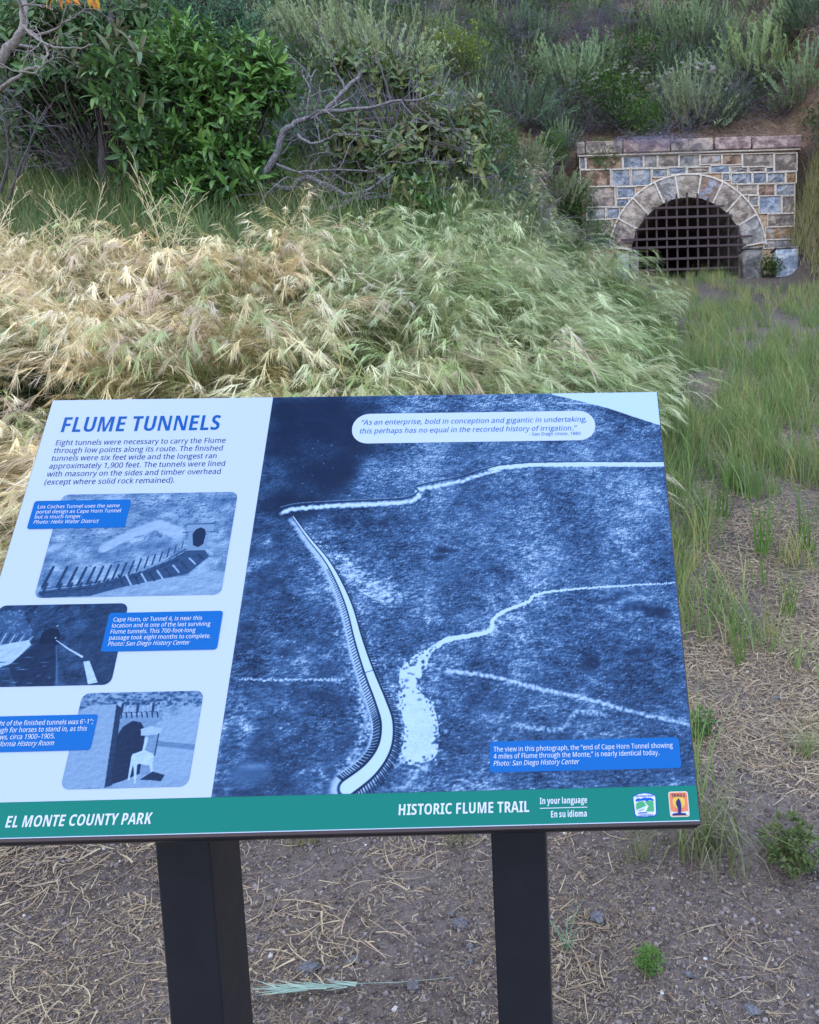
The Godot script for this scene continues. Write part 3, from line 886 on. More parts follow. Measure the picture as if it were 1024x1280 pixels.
	for k in range(14, flume.size() - 1):
		var from: Vector2 = flume[k]
		var to: Vector2 = flume[k + 1]
		for s in 2:
			var t := s / 2.0
			var g := (k + t) / (flume.size() - 1)
			var wd := lerpf(6, 44, g) * 0.5
			var c := from.lerp(to, t) * Vector2(1040, 1024)
			var side := (to - from).orthogonal().normalized()
			for sg in [-1.0, 1.0]:
				var e: Vector2 = c + side * sg * wd * 0.9
				var f: Vector2 = e + side * sg * wd * 0.95 + Vector2(0, wd * 0.35)
				p.line([Vector2(e.x / 1040, e.y / 1024), Vector2(f.x / 1040, f.y / 1024)], lerpf(1.6, 3.4, g), lerpf(1.6, 3.0, g), 0.1, 0.95)
	p.line([PH_FLUME[6] + Vector2(-0.016, 0.004), PH_FLUME[6] + Vector2(0.02, -0.008)], 2, 2, 0.2)
	for q in PH_ROCK:
		p.dab(q.x * 1040 + 20, q.y * 1024, 62, 34, 0.42, 0.5, 0.8)
		p.dab(q.x * 1040 + 26, q.y * 1024 - 16, 48, 12, 0.62, 0.1, 0.6)
	p.line(PH_GULLY, 16, 8, 0.82, 0.12, 12.0)
	p.soften(0.045, 3, 1.5, 0.40)
	return p.texture(Color8(4, 22, 46), Color8(47, 77, 112), Color8(142, 164, 182))

func picture_flume() -> ImageTexture:
	# timber flume curving to a distant tunnel portal across pale hills
	var p := Pic.new(480, 300, 0.68, [[21, 0.012, 1.6, 0.18, 1]])
	p.brush([[55, 0.12, 0.1, 0.06], [57, 0.018, 0.12, 0.16]])
	p.bushes(900, 92, 0.0, 0.45, 3.0, 5.0, 0.40, 0.72)
	p.bushes(260, 93, 0.45, 0.98, 3.0, 4.0, 0.48, 0.8)
	var r := RandomNumberGenerator.new()
	r.seed = 5
	for k in 70:
		p.dab(r.randf() * 480, 20 + 90 * r.randf() * r.randf(), r.randf_range(4, 14), r.randf_range(2, 5), 0.34, 0.1, 0.5)
	p.line([Vector2(0.3, 0.55), Vector2(0.45, 0.4), Vector2(0.58, 0.32), Vector2(0.72, 0.42)], 26, 40, 0.82, 0.35)
	p.poly([Vector2(0.0, 1.0), Vector2(0.3, 0.98), Vector2(0.55, 0.86), Vector2(0.8, 0.82), Vector2(1, 0.78), Vector2(1, 1)], 0.78, 0.75)
	p.poly([Vector2(0.02, 0.97), Vector2(0.02, 0.92), Vector2(0.4, 0.84), Vector2(0.62, 0.72), Vector2(0.76, 0.56), Vector2(0.86, 0.56), Vector2(0.9, 0.64), Vector2(0.8, 0.8), Vector2(0.45, 0.92), Vector2(0.3, 0.99), Vector2(0.05, 1.0)], 0.26, 0.85)
	p.line([Vector2(0.02, 0.93), Vector2(0.3, 0.88), Vector2(0.55, 0.76), Vector2(0.7, 0.65), Vector2(0.78, 0.56)], 5, 4, 0.7)
	p.line([Vector2(0.02, 0.955), Vector2(0.3, 0.915), Vector2(0.55, 0.80), Vector2(0.74, 0.66)], 3, 3, 0.15)
	for k in 17:
		var t := k / 16.0
		var b := Vector2(lerpf(0.03, 0.74, pow(t, 0.8)), 0.92 - 0.36 * t * t * 0.95 - 0.02)
		var l := lerpf(0.19, 0.07, t)
		p.line([b, b + Vector2(0.03 * (1 - t), -l)], lerpf(9, 3, t), lerpf(8, 3, t), 0.2)
		p.line([b + Vector2(0.01, 0.06), b + Vector2(0.02, 0.06 - l * 0.5)], lerpf(9, 3, t), lerpf(8, 3, t), 0.24)
	for k in 12:
		var t := k / 11.0
		var b := Vector2(lerpf(0.45, 0.9, t), lerpf(0.9, 0.62, t * t))
		p.line([b + Vector2(-0.025, -0.1 * (1 - t * 0.5)), b + Vector2(0.015, 0.0)], 6, 5, 0.82 if k % 2 else 0.2)
	p.brush([[66, 0.03, 0.06, 0.1]])
	p.soften(0.04, 4, 1.05, 0.55)
	p.poly([Vector2(0.745, 0.32), Vector2(0.9, 0.32), Vector2(0.9, 0.4), Vector2(0.75, 0.4)], 0.72)
	p.line([Vector2(0.73, 0.40), Vector2(0.91, 0.40)], 4, 4, 0.3)
	p.line([Vector2(0.745, 0.32), Vector2(0.9, 0.32)], 3, 3, 0.35)
	p.poly([Vector2(0.76, 0.4), Vector2(0.88, 0.4), Vector2(0.87, 0.58), Vector2(0.77, 0.58)], 0.7)
	p.poly([Vector2(0.785, 0.42), Vector2(0.8, 0.375), Vector2(0.825, 0.355), Vector2(0.85, 0.375), Vector2(0.86, 0.42), Vector2(0.855, 0.52), Vector2(0.83, 0.55), Vector2(0.8, 0.53)], 0.1)
	return p.texture(Color8(4, 22, 46), Color8(47, 77, 112), Color8(142, 164, 182))

func picture_water() -> ImageTexture:
	# water running into a dark tunnel mouth beside a plank walk
	var p := Pic.new(340, 236, 0.26, [[31, 0.02, 1.0, 0.14, 1]])
	p.brush([[58, 0.15, 0.1, 0.06], [59, 0.05, 0.1, 0.06]])
	p.bushes(500, 94, 0.0, 0.45, 3.0, 5.0, 0.16, 0.40)
	var r := RandomNumberGenerator.new()
	r.seed = 8
	p.poly([Vector2(0, 0.5), Vector2(0, 0.12), Vector2(0.08, 0.05), Vector2(0.2, 0.12), Vector2(0.3, 0.3), Vector2(0.32, 0.44)], 0.5, 0.6)
	for k in 120:
		p.dab(r.randf_range(0.0, 0.3) * 340, r.randf_range(0.05, 0.4) * 236, r.randf_range(2, 7), r.randf_range(2, 5), 0.75 if r.randf() < 0.6 else 0.25, 0.2, 0.5)
	for k in 9:
		p.line([Vector2(0.02 + k * 0.035, 0.5 - k * 0.006), Vector2(0.045 + k * 0.035, 0.33 + k * 0.008)], 5, 4, 0.2 if k % 2 else 0.75)
	p.poly([Vector2(0, 0.52), Vector2(0.3, 0.44), Vector2(0.33, 0.5), Vector2(0.22, 0.72), Vector2(0, 0.86)], 0.84, 0.95)
	p.poly([Vector2(0.38, 0.46), Vector2(0.39, 0.35), Vector2(0.44, 0.3), Vector2(0.5, 0.31), Vector2(0.53, 0.38), Vector2(0.53, 0.5), Vector2(0.4, 0.52)], 0.07)
	p.poly([Vector2(0.35, 0.5), Vector2(0.5, 0.48), Vector2(0.56, 0.75), Vector2(0.58, 1), Vector2(0.3, 1), Vector2(0.2, 0.75)], 0.12, 0.8)
	p.poly([Vector2(0.74, 0.0), Vector2(1, 0), Vector2(1, 1), Vector2(0.86, 1), Vector2(0.72, 0.6)], 0.2, 0.6)
	p.line([Vector2(0.51, 0.45), Vector2(0.62, 0.56), Vector2(0.74, 0.66)], 3, 7, 0.85)
	p.poly([Vector2(0.755, 0.72), Vector2(0.80, 0.71), Vector2(0.9, 0.97), Vector2(0.83, 0.99)], 0.85)
	p.line([Vector2(0.52, 0.52), Vector2(0.56, 0.75), Vector2(0.6, 1.0)], 3, 8, 0.45, 0.7)
	for k in 60:
		var q := Vector2(r.randf_range(0.02, 0.55), r.randf_range(0.62, 0.98))
		p.dab(q.x * 340, q.y * 236, r.randf_range(5, 18), r.randf_range(1, 2.4), 0.8 if r.randf() < 0.55 else 0.1, 0.2, 0.7)
	p.brush([[68, 0.03, 0.06, 0.08]])
	p.soften(0.05, 5, 1.2, 0.4)
	p.dab(0.5 * 340, 0.42 * 236, 3, 3, 0.95)
	p.dab(0.49 * 340, 0.27 * 236, 4, 3, 0.8)
	return p.texture(Color8(4, 22, 46), Color8(47, 77, 112), Color8(142, 164, 182))

func picture_portal() -> ImageTexture:
	# people above a tunnel arch, two horses and a figure on the pale apron below
	var p := Pic.new(300, 232, 0.68, [[41, 0.02, 1.0, 0.10, 1], [42, 0.1, 1.0, 0.08, 1]])
	var r := RandomNumberGenerator.new()
	r.seed = 4
	for k in 220:
		p.dab(r.randf() * 300, r.randf_range(0.0, 0.16) * 232, r.randf_range(3, 10), r.randf_range(2, 5), 0.25 if r.randf() < 0.75 else 0.6, 0.2, 0.7)
	p.poly([Vector2(0.0, 0.2), Vector2(0.1, 0.13), Vector2(0.3, 0.13), Vector2(0.36, 0.98), Vector2(0, 1)], 0.72)
	p.poly([Vector2(0.30, 0.13), Vector2(0.345, 0.17), Vector2(0.40, 0.97), Vector2(0.345, 0.99)], 0.2)
	p.poly([Vector2(0.36, 0.25), Vector2(0.66, 0.25), Vector2(0.7, 0.98), Vector2(0.4, 0.98)], 0.66)
	p.poly([Vector2(0.39, 0.96), Vector2(0.36, 0.46), Vector2(0.39, 0.37), Vector2(0.46, 0.31), Vector2(0.53, 0.33), Vector2(0.58, 0.42), Vector2(0.6, 0.88)], 0.13)
	p.poly([Vector2(0.66, 0.34), Vector2(1, 0.16), Vector2(1, 1), Vector2(0.68, 0.98)], 0.74)
	p.line([Vector2(0.67, 0.55), Vector2(1.0, 0.6)], 14, 16, 0.6, 0.5)
	p.poly([Vector2(0.40, 0.97), Vector2(0.6, 0.86), Vector2(1, 0.9), Vector2(1, 1), Vector2(0.4, 1)], 0.72)
	p.line([Vector2(0.37, 0.22), Vector2(0.68, 0.21)], 2, 2, 0.3)
	for k in 8:
		var x := 0.35 + k * 0.042
		p.dab(x * 300, 0.13 * 232, 4, 5, 0.25)
		p.line([Vector2(x, 0.15), Vector2(x + 0.005, 0.22)], 7, 6, 0.75 if k % 3 else 0.2)
		p.line([Vector2(x, 0.22), Vector2(x + 0.014, 0.28)], 4, 3, 0.15)
	p.poly([Vector2(0.54, 0.40), Vector2(0.62, 0.37), Vector2(0.71, 0.40), Vector2(0.70, 0.46), Vector2(0.55, 0.47)], 0.82)
	p.poly([Vector2(0.62, 0.46), Vector2(0.69, 0.46), Vector2(0.69, 0.68), Vector2(0.62, 0.66)], 0.66)
	p.line([Vector2(0.69, 0.45), Vector2(0.69, 0.68)], 3, 3, 0.2)
	p.line([Vector2(0.52, 0.44), Vector2(0.53, 0.64)], 9, 7, 0.1)
	p.poly([Vector2(0.51, 0.66), Vector2(0.6, 0.62), Vector2(0.68, 0.66), Vector2(0.69, 0.74), Vector2(0.66, 0.78), Vector2(0.58, 0.76), Vector2(0.54, 0.8)], 0.88)
	for q in [[0.52, 0.68, 0.52, 0.92], [0.55, 0.76, 0.575, 0.95], [0.66, 0.72, 0.7, 0.86], [0.6, 0.5, 0.59, 0.66]]:
		p.line([Vector2(q[0], q[1]), Vector2(q[2], q[3])], 10, 5, 0.88)
	p.poly([Vector2(0.61, 0.92), Vector2(0.7, 0.84), Vector2(0.8, 0.88), Vector2(0.78, 0.94), Vector2(0.72, 0.93)], 0.15)
	p.brush([[61, 0.04, 0.05, 0.05]])
	p.soften(0.05, 6, 1.15, 0.5)
	return p.texture(Color8(4, 22, 46), Color8(47, 77, 112), Color8(142, 164, 182))

func rounded(x0: float, y0: float, x1: float, y1: float, rad: float, z: float, n := 6) -> ArrayMesh:
	# flat sheet with rounded corners in the panel's own plane
	var m := MB.new()
	var mid := m.pt(Vector3((x0 + x1) / 2, (y0 + y1) / 2, z))
	m.uv.append(Vector2(0.5, 0.5))
	for q in 4:
		var cx := x1 - rad if q == 0 or q == 3 else x0 + rad
		var cy := y1 - rad if q < 2 else y0 + rad
		for s in n + 1:
			var a := PI / 2 * (q + float(s) / n)
			var p := Vector3(cx + cos(a) * rad, cy + sin(a) * rad, z)
			m.pt(p)
			m.uv.append(Vector2((p.x - x0) / (x1 - x0), (y1 - p.y) / (y1 - y0)))
	var k := (n + 1) * 4
	for s in k:
		m.tri(mid, 1 + (s + 1) % k, 1 + s)
	return m.mesh(false)

func flat_poly(pts: Array, z: float) -> ArrayMesh:
	var p := PackedVector2Array()
	var m := MB.new()
	for q in pts:
		p.append(q)
		m.pt(Vector3(q.x, q.y, z))
	var t := Geometry2D.triangulate_polygon(p)
	for k in range(0, t.size(), 3):
		var a := p[t[k]]
		var b := p[t[k + 1]]
		var c := p[t[k + 2]]
		if (b - a).cross(c - a) > 0:
			m.tri(t[k], t[k + 2], t[k + 1])
		else:
			m.tri(t[k], t[k + 1], t[k + 2])
	return m.mesh(false)

var fonts := {}
var last_stretch := 1.0
func letters(text: String, bold: bool, x: float, y: float, cap: float, width: float, slant: float, z: float, right := false) -> ArrayMesh:
	# a line of type as flat geometry; width 0 keeps the face's own proportions, a negative width repeats the last line's
	if not fonts.has(bold):
		var f := SystemFont.new()
		f.font_names = PackedStringArray(["Droid Sans"])
		f.font_weight = 700 if bold else 400
		fonts[bold] = f
	var tm := TextMesh.new()
	tm.font = fonts[bold]
	tm.text = text
	tm.font_size = 48
	tm.pixel_size = 1.0 / 48.0
	tm.depth = 0.0
	tm.curve_step = 2.0
	tm.horizontal_alignment = HORIZONTAL_ALIGNMENT_LEFT
	var arrays := tm.get_mesh_arrays()
	var v: PackedVector3Array = arrays[Mesh.ARRAY_VERTEX]
	var lo := 1e9
	var hi := -1e9
	var base := 1e9
	for p in v:
		lo = minf(lo, p.x)
		hi = maxf(hi, p.x)
	# the baseline: TextMesh centres the line, so measure it on a flat-footed letter
	if not fonts.has("base"):
		var hm: TextMesh = tm.duplicate()
		hm.text = "H"
		var b0 := 1e9
		var b1 := -1e9
		for p in hm.get_mesh_arrays()[Mesh.ARRAY_VERTEX]:
			b0 = minf(b0, p.y)
			b1 = maxf(b1, p.y)
		fonts["base"] = [b0, b1 - b0]
	base = fonts["base"][0]
	var sy: float = cap / fonts["base"][1]
	var sx := sy
	if width > 0.0:
		sx = width / (hi - lo)
	elif width < 0.0:
		sx = last_stretch
	last_stretch = sx
	for k in v.size():
		var h: float = (v[k].y - base) * sy
		v[k] = Vector3(x + (v[k].x - (hi if right else lo)) * sx + h * slant, y + h, z)
	var a := []
	a.resize(Mesh.ARRAY_MAX)
	a[Mesh.ARRAY_VERTEX] = v
	a[Mesh.ARRAY_INDEX] = arrays[Mesh.ARRAY_INDEX]
	var m := ArrayMesh.new()
	m.add_surface_from_arrays(Mesh.PRIMITIVE_TRIANGLES, a)
	return m

# ------------------------------------------------------------------ the sign
const SIGN_AT := Vector3(-0.28893, 0.94077, -0.89133)      # middle of the printed face's lower edge
const SIGN_X := Vector3(0.99966, -0.01643, -0.02016)
const SIGN_Y := Vector3(0.00316, 0.84612, -0.53299)
const SIGN_Z := Vector3(0.02581, 0.53274, 0.84588)
const SIGN_W := 0.904
const SIGN_H := 0.6096

func ink(col: Color, rough := 0.25) -> StandardMaterial3D:
	var m := paint(col, rough, 0.24)
	m.cull_mode = BaseMaterial3D.CULL_DISABLED
	return m

func print_picture(t: Texture2D) -> StandardMaterial3D:
	var m := ink(Color.WHITE)
	m.albedo_texture = t
	m.texture_repeat = false
	return m

func build_sign() -> void:
	var base := ground_at(-0.29, 1.1)
	var sign_ := thing("information_sign", "tilted printed information sign on two black posts in the foreground", "sign", base)
	var black := paint(lin(0.011, 0.012, 0.015), 0.42, 0.45)
	black.roughness_texture = noise_tex(61, 0.02, [[0.0, Color(0.5, 0.5, 0.5)], [1.0, Color(1, 1, 1)]], 256)
	black.uv1_triplanar = true
	black.uv1_scale = Vector3.ONE * 3.0
	# posts: square steel tube, cut to the slope of the panel
	for x0 in [-0.5605, -0.0980]:
		var m := MB.new()
		var lo := Vector3(x0, height(x0, 1.1) - 0.25, -1.148)
		var hi := Vector3(x0 + 0.0755, 0.0, -1.048)
		m.box(lo, hi, 0.0025)
		for k in m.v.size():
			if m.v[k].y > -0.01:
				m.v[k].y += SIGN_AT.y - (SIGN_Z.x * (m.v[k].x - SIGN_AT.x) + SIGN_Z.z * (m.v[k].z - SIGN_AT.z)) / SIGN_Z.y - 0.048
			m.v[k] -= base
		part("post", m.mesh(), black, sign_)
	var frame := Transform3D(Basis(SIGN_X, SIGN_Y, SIGN_Z), SIGN_AT - base)
	var core := paint(lin(0.030, 0.018, 0.017), 0.5, 0.4)
	var b := MB.new()
	b.box(Vector3(-SIGN_W / 2 - 0.0016, -0.0046, -0.0125), Vector3(SIGN_W / 2 + 0.0016, SIGN_H + 0.001, -0.0006), 0.001)
	var panel := part("panel", b.mesh(), core, sign_, frame)
	var t := MB.new()
	t.box(Vector3(-SIGN_W / 2 - 0.0006, -0.0058, -0.034), Vector3(SIGN_W / 2 + 0.0006, SIGN_H - 0.004, -0.013), 0.002)
	part("mounting_tray", t.mesh(), black, sign_, frame)
	var shift := Transform3D(Basis(), Vector3(-SIGN_W / 2, 0, 0))
	var put := func(called: String, mesh: Mesh, m: Material) -> MeshInstance3D:
		return part(called, mesh, m, panel, shift)
	var pale := ink(lin(0.295, 0.355, 0.44))
	var teal := ink(lin(0.0, 0.118, 0.088))
	var blue := ink(lin(0.0, 0.078, 0.27))
	var title := ink(lin(0.0, 0.058, 0.22))
	var navy := ink(lin(0.004, 0.012, 0.09))
	var white := ink(lin(0.34, 0.39, 0.47))
	var snow := ink(lin(0.40, 0.43, 0.48))
	put.call("text_field", rounded(0.0, 0.0402, 0.326, SIGN_H, 0.0005, 0.0), pale)
	put.call("title_band", rounded(0.0, 0.0009, SIGN_W, 0.0400, 0.0005, 0.0), teal)
	put.call("edge_line", rounded(0.0, 0.0, SIGN_W, 0.0009, 0.0002, 0.0), white)
	put.call("photograph", rounded(0.3262, 0.0402, SIGN_W, SIGN_H, 0.0005, 0.0), print_picture(picture_valley()))
	var z := 0.0004
	put.call("photograph", rounded(0.0525, 0.296, 0.2975, 0.4500, 0.010, z), print_picture(picture_flume()))
	put.call("photograph", rounded(0.0105, 0.178, 0.1785, 0.2865, 0.010, z), print_picture(picture_water()))
	put.call("photograph", rounded(0.1460, 0.053, 0.2965, 0.1680, 0.010, z), print_picture(picture_portal()))
	put.call("caption_box", rounded(0.0170, 0.3970, 0.1505, 0.4405, 0.004, z * 2), blue)
	put.call("caption_box", rounded(0.1565, 0.2208, 0.3042, 0.2732, 0.004, z * 2), blue)
	put.call("caption_box", rounded(0.0190, 0.0980, 0.1715, 0.1413, 0.004, z * 2), blue)
	put.call("caption_box", rounded(0.6560, 0.0606, 0.8882, 0.0970, 0.004, z), blue)
	put.call("quote_box", rounded(0.4491, 0.5262, 0.8075, 0.5774, 0.0245, z, 10), ink(lin(0.30, 0.37, 0.46)))
	var say := func(text: String, bold: bool, x: float, y: float, cap: float, width: float, slant: float, m: Material, level := 1, right := false) -> void:
		put.call("lettering", letters(text, bold, x, y, cap, width, slant, z * level + 0.0003, right), m)
	say.call("FLUME TUNNELS", true, 0.0250, 0.5535, 0.0258, 0.2290, 0.0, title, 0)
	var body := ["Eight tunnels were necessary to carry the Flume", "through low points along its route. The finished", "tunnels were six feet wide and the longest ran", "approximately 1,900 feet. The tunnels were lined", "with masonry on the sides and timber overhead", "(except where solid rock remained)."]
	for k in body.size():
		say.call(body[k], false, 0.0230, 0.5312 - 0.01295 * k, 0.0088, 0.2440 if k == 0 else -1.0, 0.0, navy, 0)
	var notes := [
		[["Los Coches Tunnel uses the same", "portal design as Cape Horn Tunnel", "but is much longer.", "Photo: Helix Water District"], 0.0240, 0.4283, 0.00785, 0.0056, 2, 0.1125],
		[["Cape Horn, or Tunnel 4, is near this", "location and is one of the last surviving", "Flume tunnels. This 700-foot-long", "passage took eight months to complete.", "Photo: San Diego History Center"], 0.1640, 0.2610, 0.0082, 0.0058, 2, 0.1145],
		[["The height of the finished tunnels was 6'-1\";", "high enough for horses to stand in, as this", "photo shows, circa 1900–1905.", "Photo: California History Room"], 0.0262, 0.1297, 0.0083, 0.0060, 2, 0.1412],
		[["The view in this photograph, the “end of Cape Horn Tunnel showing", "4 miles of Flume through the Monte,” is nearly identical today.", "Photo: San Diego History Center"], 0.6604, 0.0848, 0.0083, 0.0060, 1, 0.2195]]
	for n in notes:
		for k in n[0].size():
			say.call(n[0][k], false, n[1], n[2] - n[3] * k, n[4], n[6] if k == 0 else -1.0, 0.2 if n[0][k].begins_with("Photo") else 0.0, snow, n[5])
	say.call("“As an enterprise, bold in conception and gigantic in undertaking,", false, 0.4610, 0.5582, 0.0088, 0.3340, 0.17, title)
	say.call("this perhaps has no equal in the recorded history of irrigation.”", false, 0.4600, 0.5432, 0.0088, 0.3190, 0.17, title)
	say.call("- San Diego Union, 1889", false, 0.7100, 0.5352, 0.0056, 0.0750, 0.0, title)
	say.call("EL MONTE COUNTY PARK", true, 0.0925, 0.0122, 0.0126, 0.1680, 0.03, snow, 0)
	say.call("HISTORIC FLUME TRAIL", true, 0.5490, 0.0148, 0.0122, 0.1540, 0.0, snow, 0)
	say.call("In your language", true, 0.7157, 0.0232, 0.0072, 0.0563, 0.0, snow, 0)
	say.call("En su idioma", true, 0.7287, 0.0080, 0.0072, 0.0422, 0.0, snow, 0)
	put.call("rule", rounded(0.7157, 0.0181, 0.7720, 0.0189, 0.0002, 0.0003), snow)
	# river badge
	var sh := func(g: float) -> Array:
		var o := []
		for q in [[0.8268, 0.0292], [0.8330, 0.0322], [0.8405, 0.0332], [0.8480, 0.0324], [0.8542, 0.0298], [0.8545, 0.0270], [0.8538, 0.0092], [0.8522, 0.0068], [0.8405, 0.0056], [0.8292, 0.0062], [0.8276, 0.0088], [0.8264, 0.0270]]:
			o.append(Vector2(0.8405, 0.0194) + (Vector2(q[0], q[1]) - Vector2(0.8405, 0.0194)) * g)
		return o
	var leaf_green := ink(lin(0.04, 0.24, 0.10))
	var badge_blue := ink(lin(0.0, 0.06, 0.32))
	put.call("badge", flat_poly(sh.call(1.0), 0.0003), badge_blue)
	put.call("badge", flat_poly(sh.call(0.93), 0.0006), snow)
	put.call("badge_art", flat_poly([Vector2(0.8298, 0.0232), Vector2(0.8300, 0.0254), Vector2(0.8325, 0.0272), Vector2(0.8365, 0.0262), Vector2(0.8385, 0.0274), Vector2(0.8480, 0.0272), Vector2(0.8512, 0.0252), Vector2(0.8512, 0.0232), Vector2(0.8465, 0.0246), Vector2(0.8432, 0.0234), Vector2(0.8402, 0.0244), Vector2(0.8345, 0.0238)], 0.0009), badge_blue)
	put.call("badge_art", flat_poly([Vector2(0.8300, 0.0138), Vector2(0.8300, 0.0208), Vector2(0.8335, 0.0232), Vector2(0.8392, 0.0236), Vector2(0.8402, 0.0214), Vector2(0.8420, 0.0186)], 0.0009), leaf_green)
	put.call("badge_art", flat_poly([Vector2(0.8412, 0.0118), Vector2(0.8448, 0.0180), Vector2(0.8410, 0.0222), Vector2(0.8420, 0.0234), Vector2(0.8470, 0.0240), Vector2(0.8510, 0.0226), Vector2(0.8508, 0.0118)], 0.0009), leaf_green)
	put.call("badge_art", flat_poly([Vector2(0.8316, 0.0098), Vector2(0.8430, 0.0100), Vector2(0.8420, 0.0112), Vector2(0.8330, 0.0112)], 0.0009), badge_blue)
	put.call("badge_art", flat_poly([Vector2(0.8310, 0.0126), Vector2(0.8395, 0.0152), Vector2(0.8392, 0.0146), Vector2(0.8345, 0.0128)], 0.0009), badge_blue)
	say.call("San Diego River", true, 0.8302, 0.0284, 0.0023, 0.0212, 0.0, badge_blue, 2)
	say.call("CONSERVANCY", true, 0.8318, 0.0070, 0.0019, 0.0178, 0.0, badge_blue, 2)
	# trails badge
	put.call("badge", rounded(0.8695, 0.0050, 0.8928, 0.0336, 0.0028, 0.0003), ink(lin(0.46, 0.42, 0.33)))
	put.call("badge_art", rounded(0.8706, 0.0062, 0.8917, 0.0325, 0.0020, 0.0006), ink(lin(0.46, 0.14, 0.07)))
	put.call("badge_art", rounded(0.8738, 0.0142, 0.8886, 0.0290, 0.0074, 0.0009, 8), ink(lin(0.48, 0.31, 0.05)))
	put.call("badge_art", flat_poly([Vector2(0.8708, 0.0068), Vector2(0.8708, 0.0118), Vector2(0.8740, 0.0106), Vector2(0.8800, 0.0096), Vector2(0.8870, 0.0106), Vector2(0.8915, 0.0112), Vector2(0.8915, 0.0068)], 0.0012), snow)
	put.call("badge_art", flat_poly([Vector2(0.8720, 0.0068), Vector2(0.8726, 0.0090), Vector2(0.8792, 0.0094), Vector2(0.8796, 0.0140), Vector2(0.8788, 0.0160), Vector2(0.8778, 0.0188), Vector2(0.8780, 0.0226), Vector2(0.8795, 0.0238), Vector2(0.8803, 0.0238), Vector2(0.8803, 0.0252), Vector2(0.8810, 0.0258), Vector2(0.8818, 0.0252), Vector2(0.8818, 0.0240), Vector2(0.8830, 0.0226), Vector2(0.8838, 0.0186), Vector2(0.8836, 0.0156), Vector2(0.8828, 0.0140), Vector2(0.8826, 0.0094), Vector2(0.8880, 0.0090), Vector2(0.8890, 0.0068)], 0.0015), ink(lin(0.010, 0.018, 0.09)))
	say.call("TRAILS", true, 0.8732, 0.0272, 0.0038, 0.0160, 0.0, ink(lin(0.06, 0.02, 0.05)), 3)

# ------------------------------------------------------------------ the tunnel portal
const PX := 2.27
const PY := 4.03
const FACE := -13.0

func rough_block(x0: float, y0: float, x1: float, y1: float, proud: float, seed_: int, origin: Vector3, rough := 0.016) -> ArrayMesh:
	var r := RandomNumberGenerator.new()
	r.seed = seed_
	var m := MB.new()
	var nx := 5
	var ny := 4
	for j in ny:
		for i in nx:
			var u := float(i) / (nx - 1)
			var w := float(j) / (ny - 1)
			var edge := i == 0 or j == 0 or i == nx - 1 or j == ny - 1
			var p := Vector3(lerpf(x0, x1, u), lerpf(y0, y1, w), FACE + proud * (0.35 if edge else 1.0) + r.randf_range(-rough, rough) * (0.4 if edge else 1.0))
			p += Vector3(r.randf_range(-0.006, 0.006), r.randf_range(-0.006, 0.006), 0) * (1.0 if edge else 2.0)
			m.pt(p - origin)
	for j in ny - 1:
		for i in nx - 1:
			var a := j * nx + i
			m.quad(a, a + nx, a + nx + 1, a + 1)
	# sides back to the wall
	var ring := []
	for i in nx:
		ring.append(i)
	for j in range(1, ny):
		ring.append(j * nx + nx - 1)
	for i in range(nx - 2, -1, -1):
		ring.append((ny - 1) * nx + i)
	for j in range(ny - 2, 0, -1):
		ring.append(j * nx)
	var back := []
	for q in ring:
		var p := m.v[q]
		p.z = FACE - 0.01 - origin.z
		back.append(m.pt(p))
	for k in ring.size():
		var k2 := (k + 1) % ring.size()
		m.quad(ring[k], ring[k2], back[k2], back[k])
	return m.mesh()

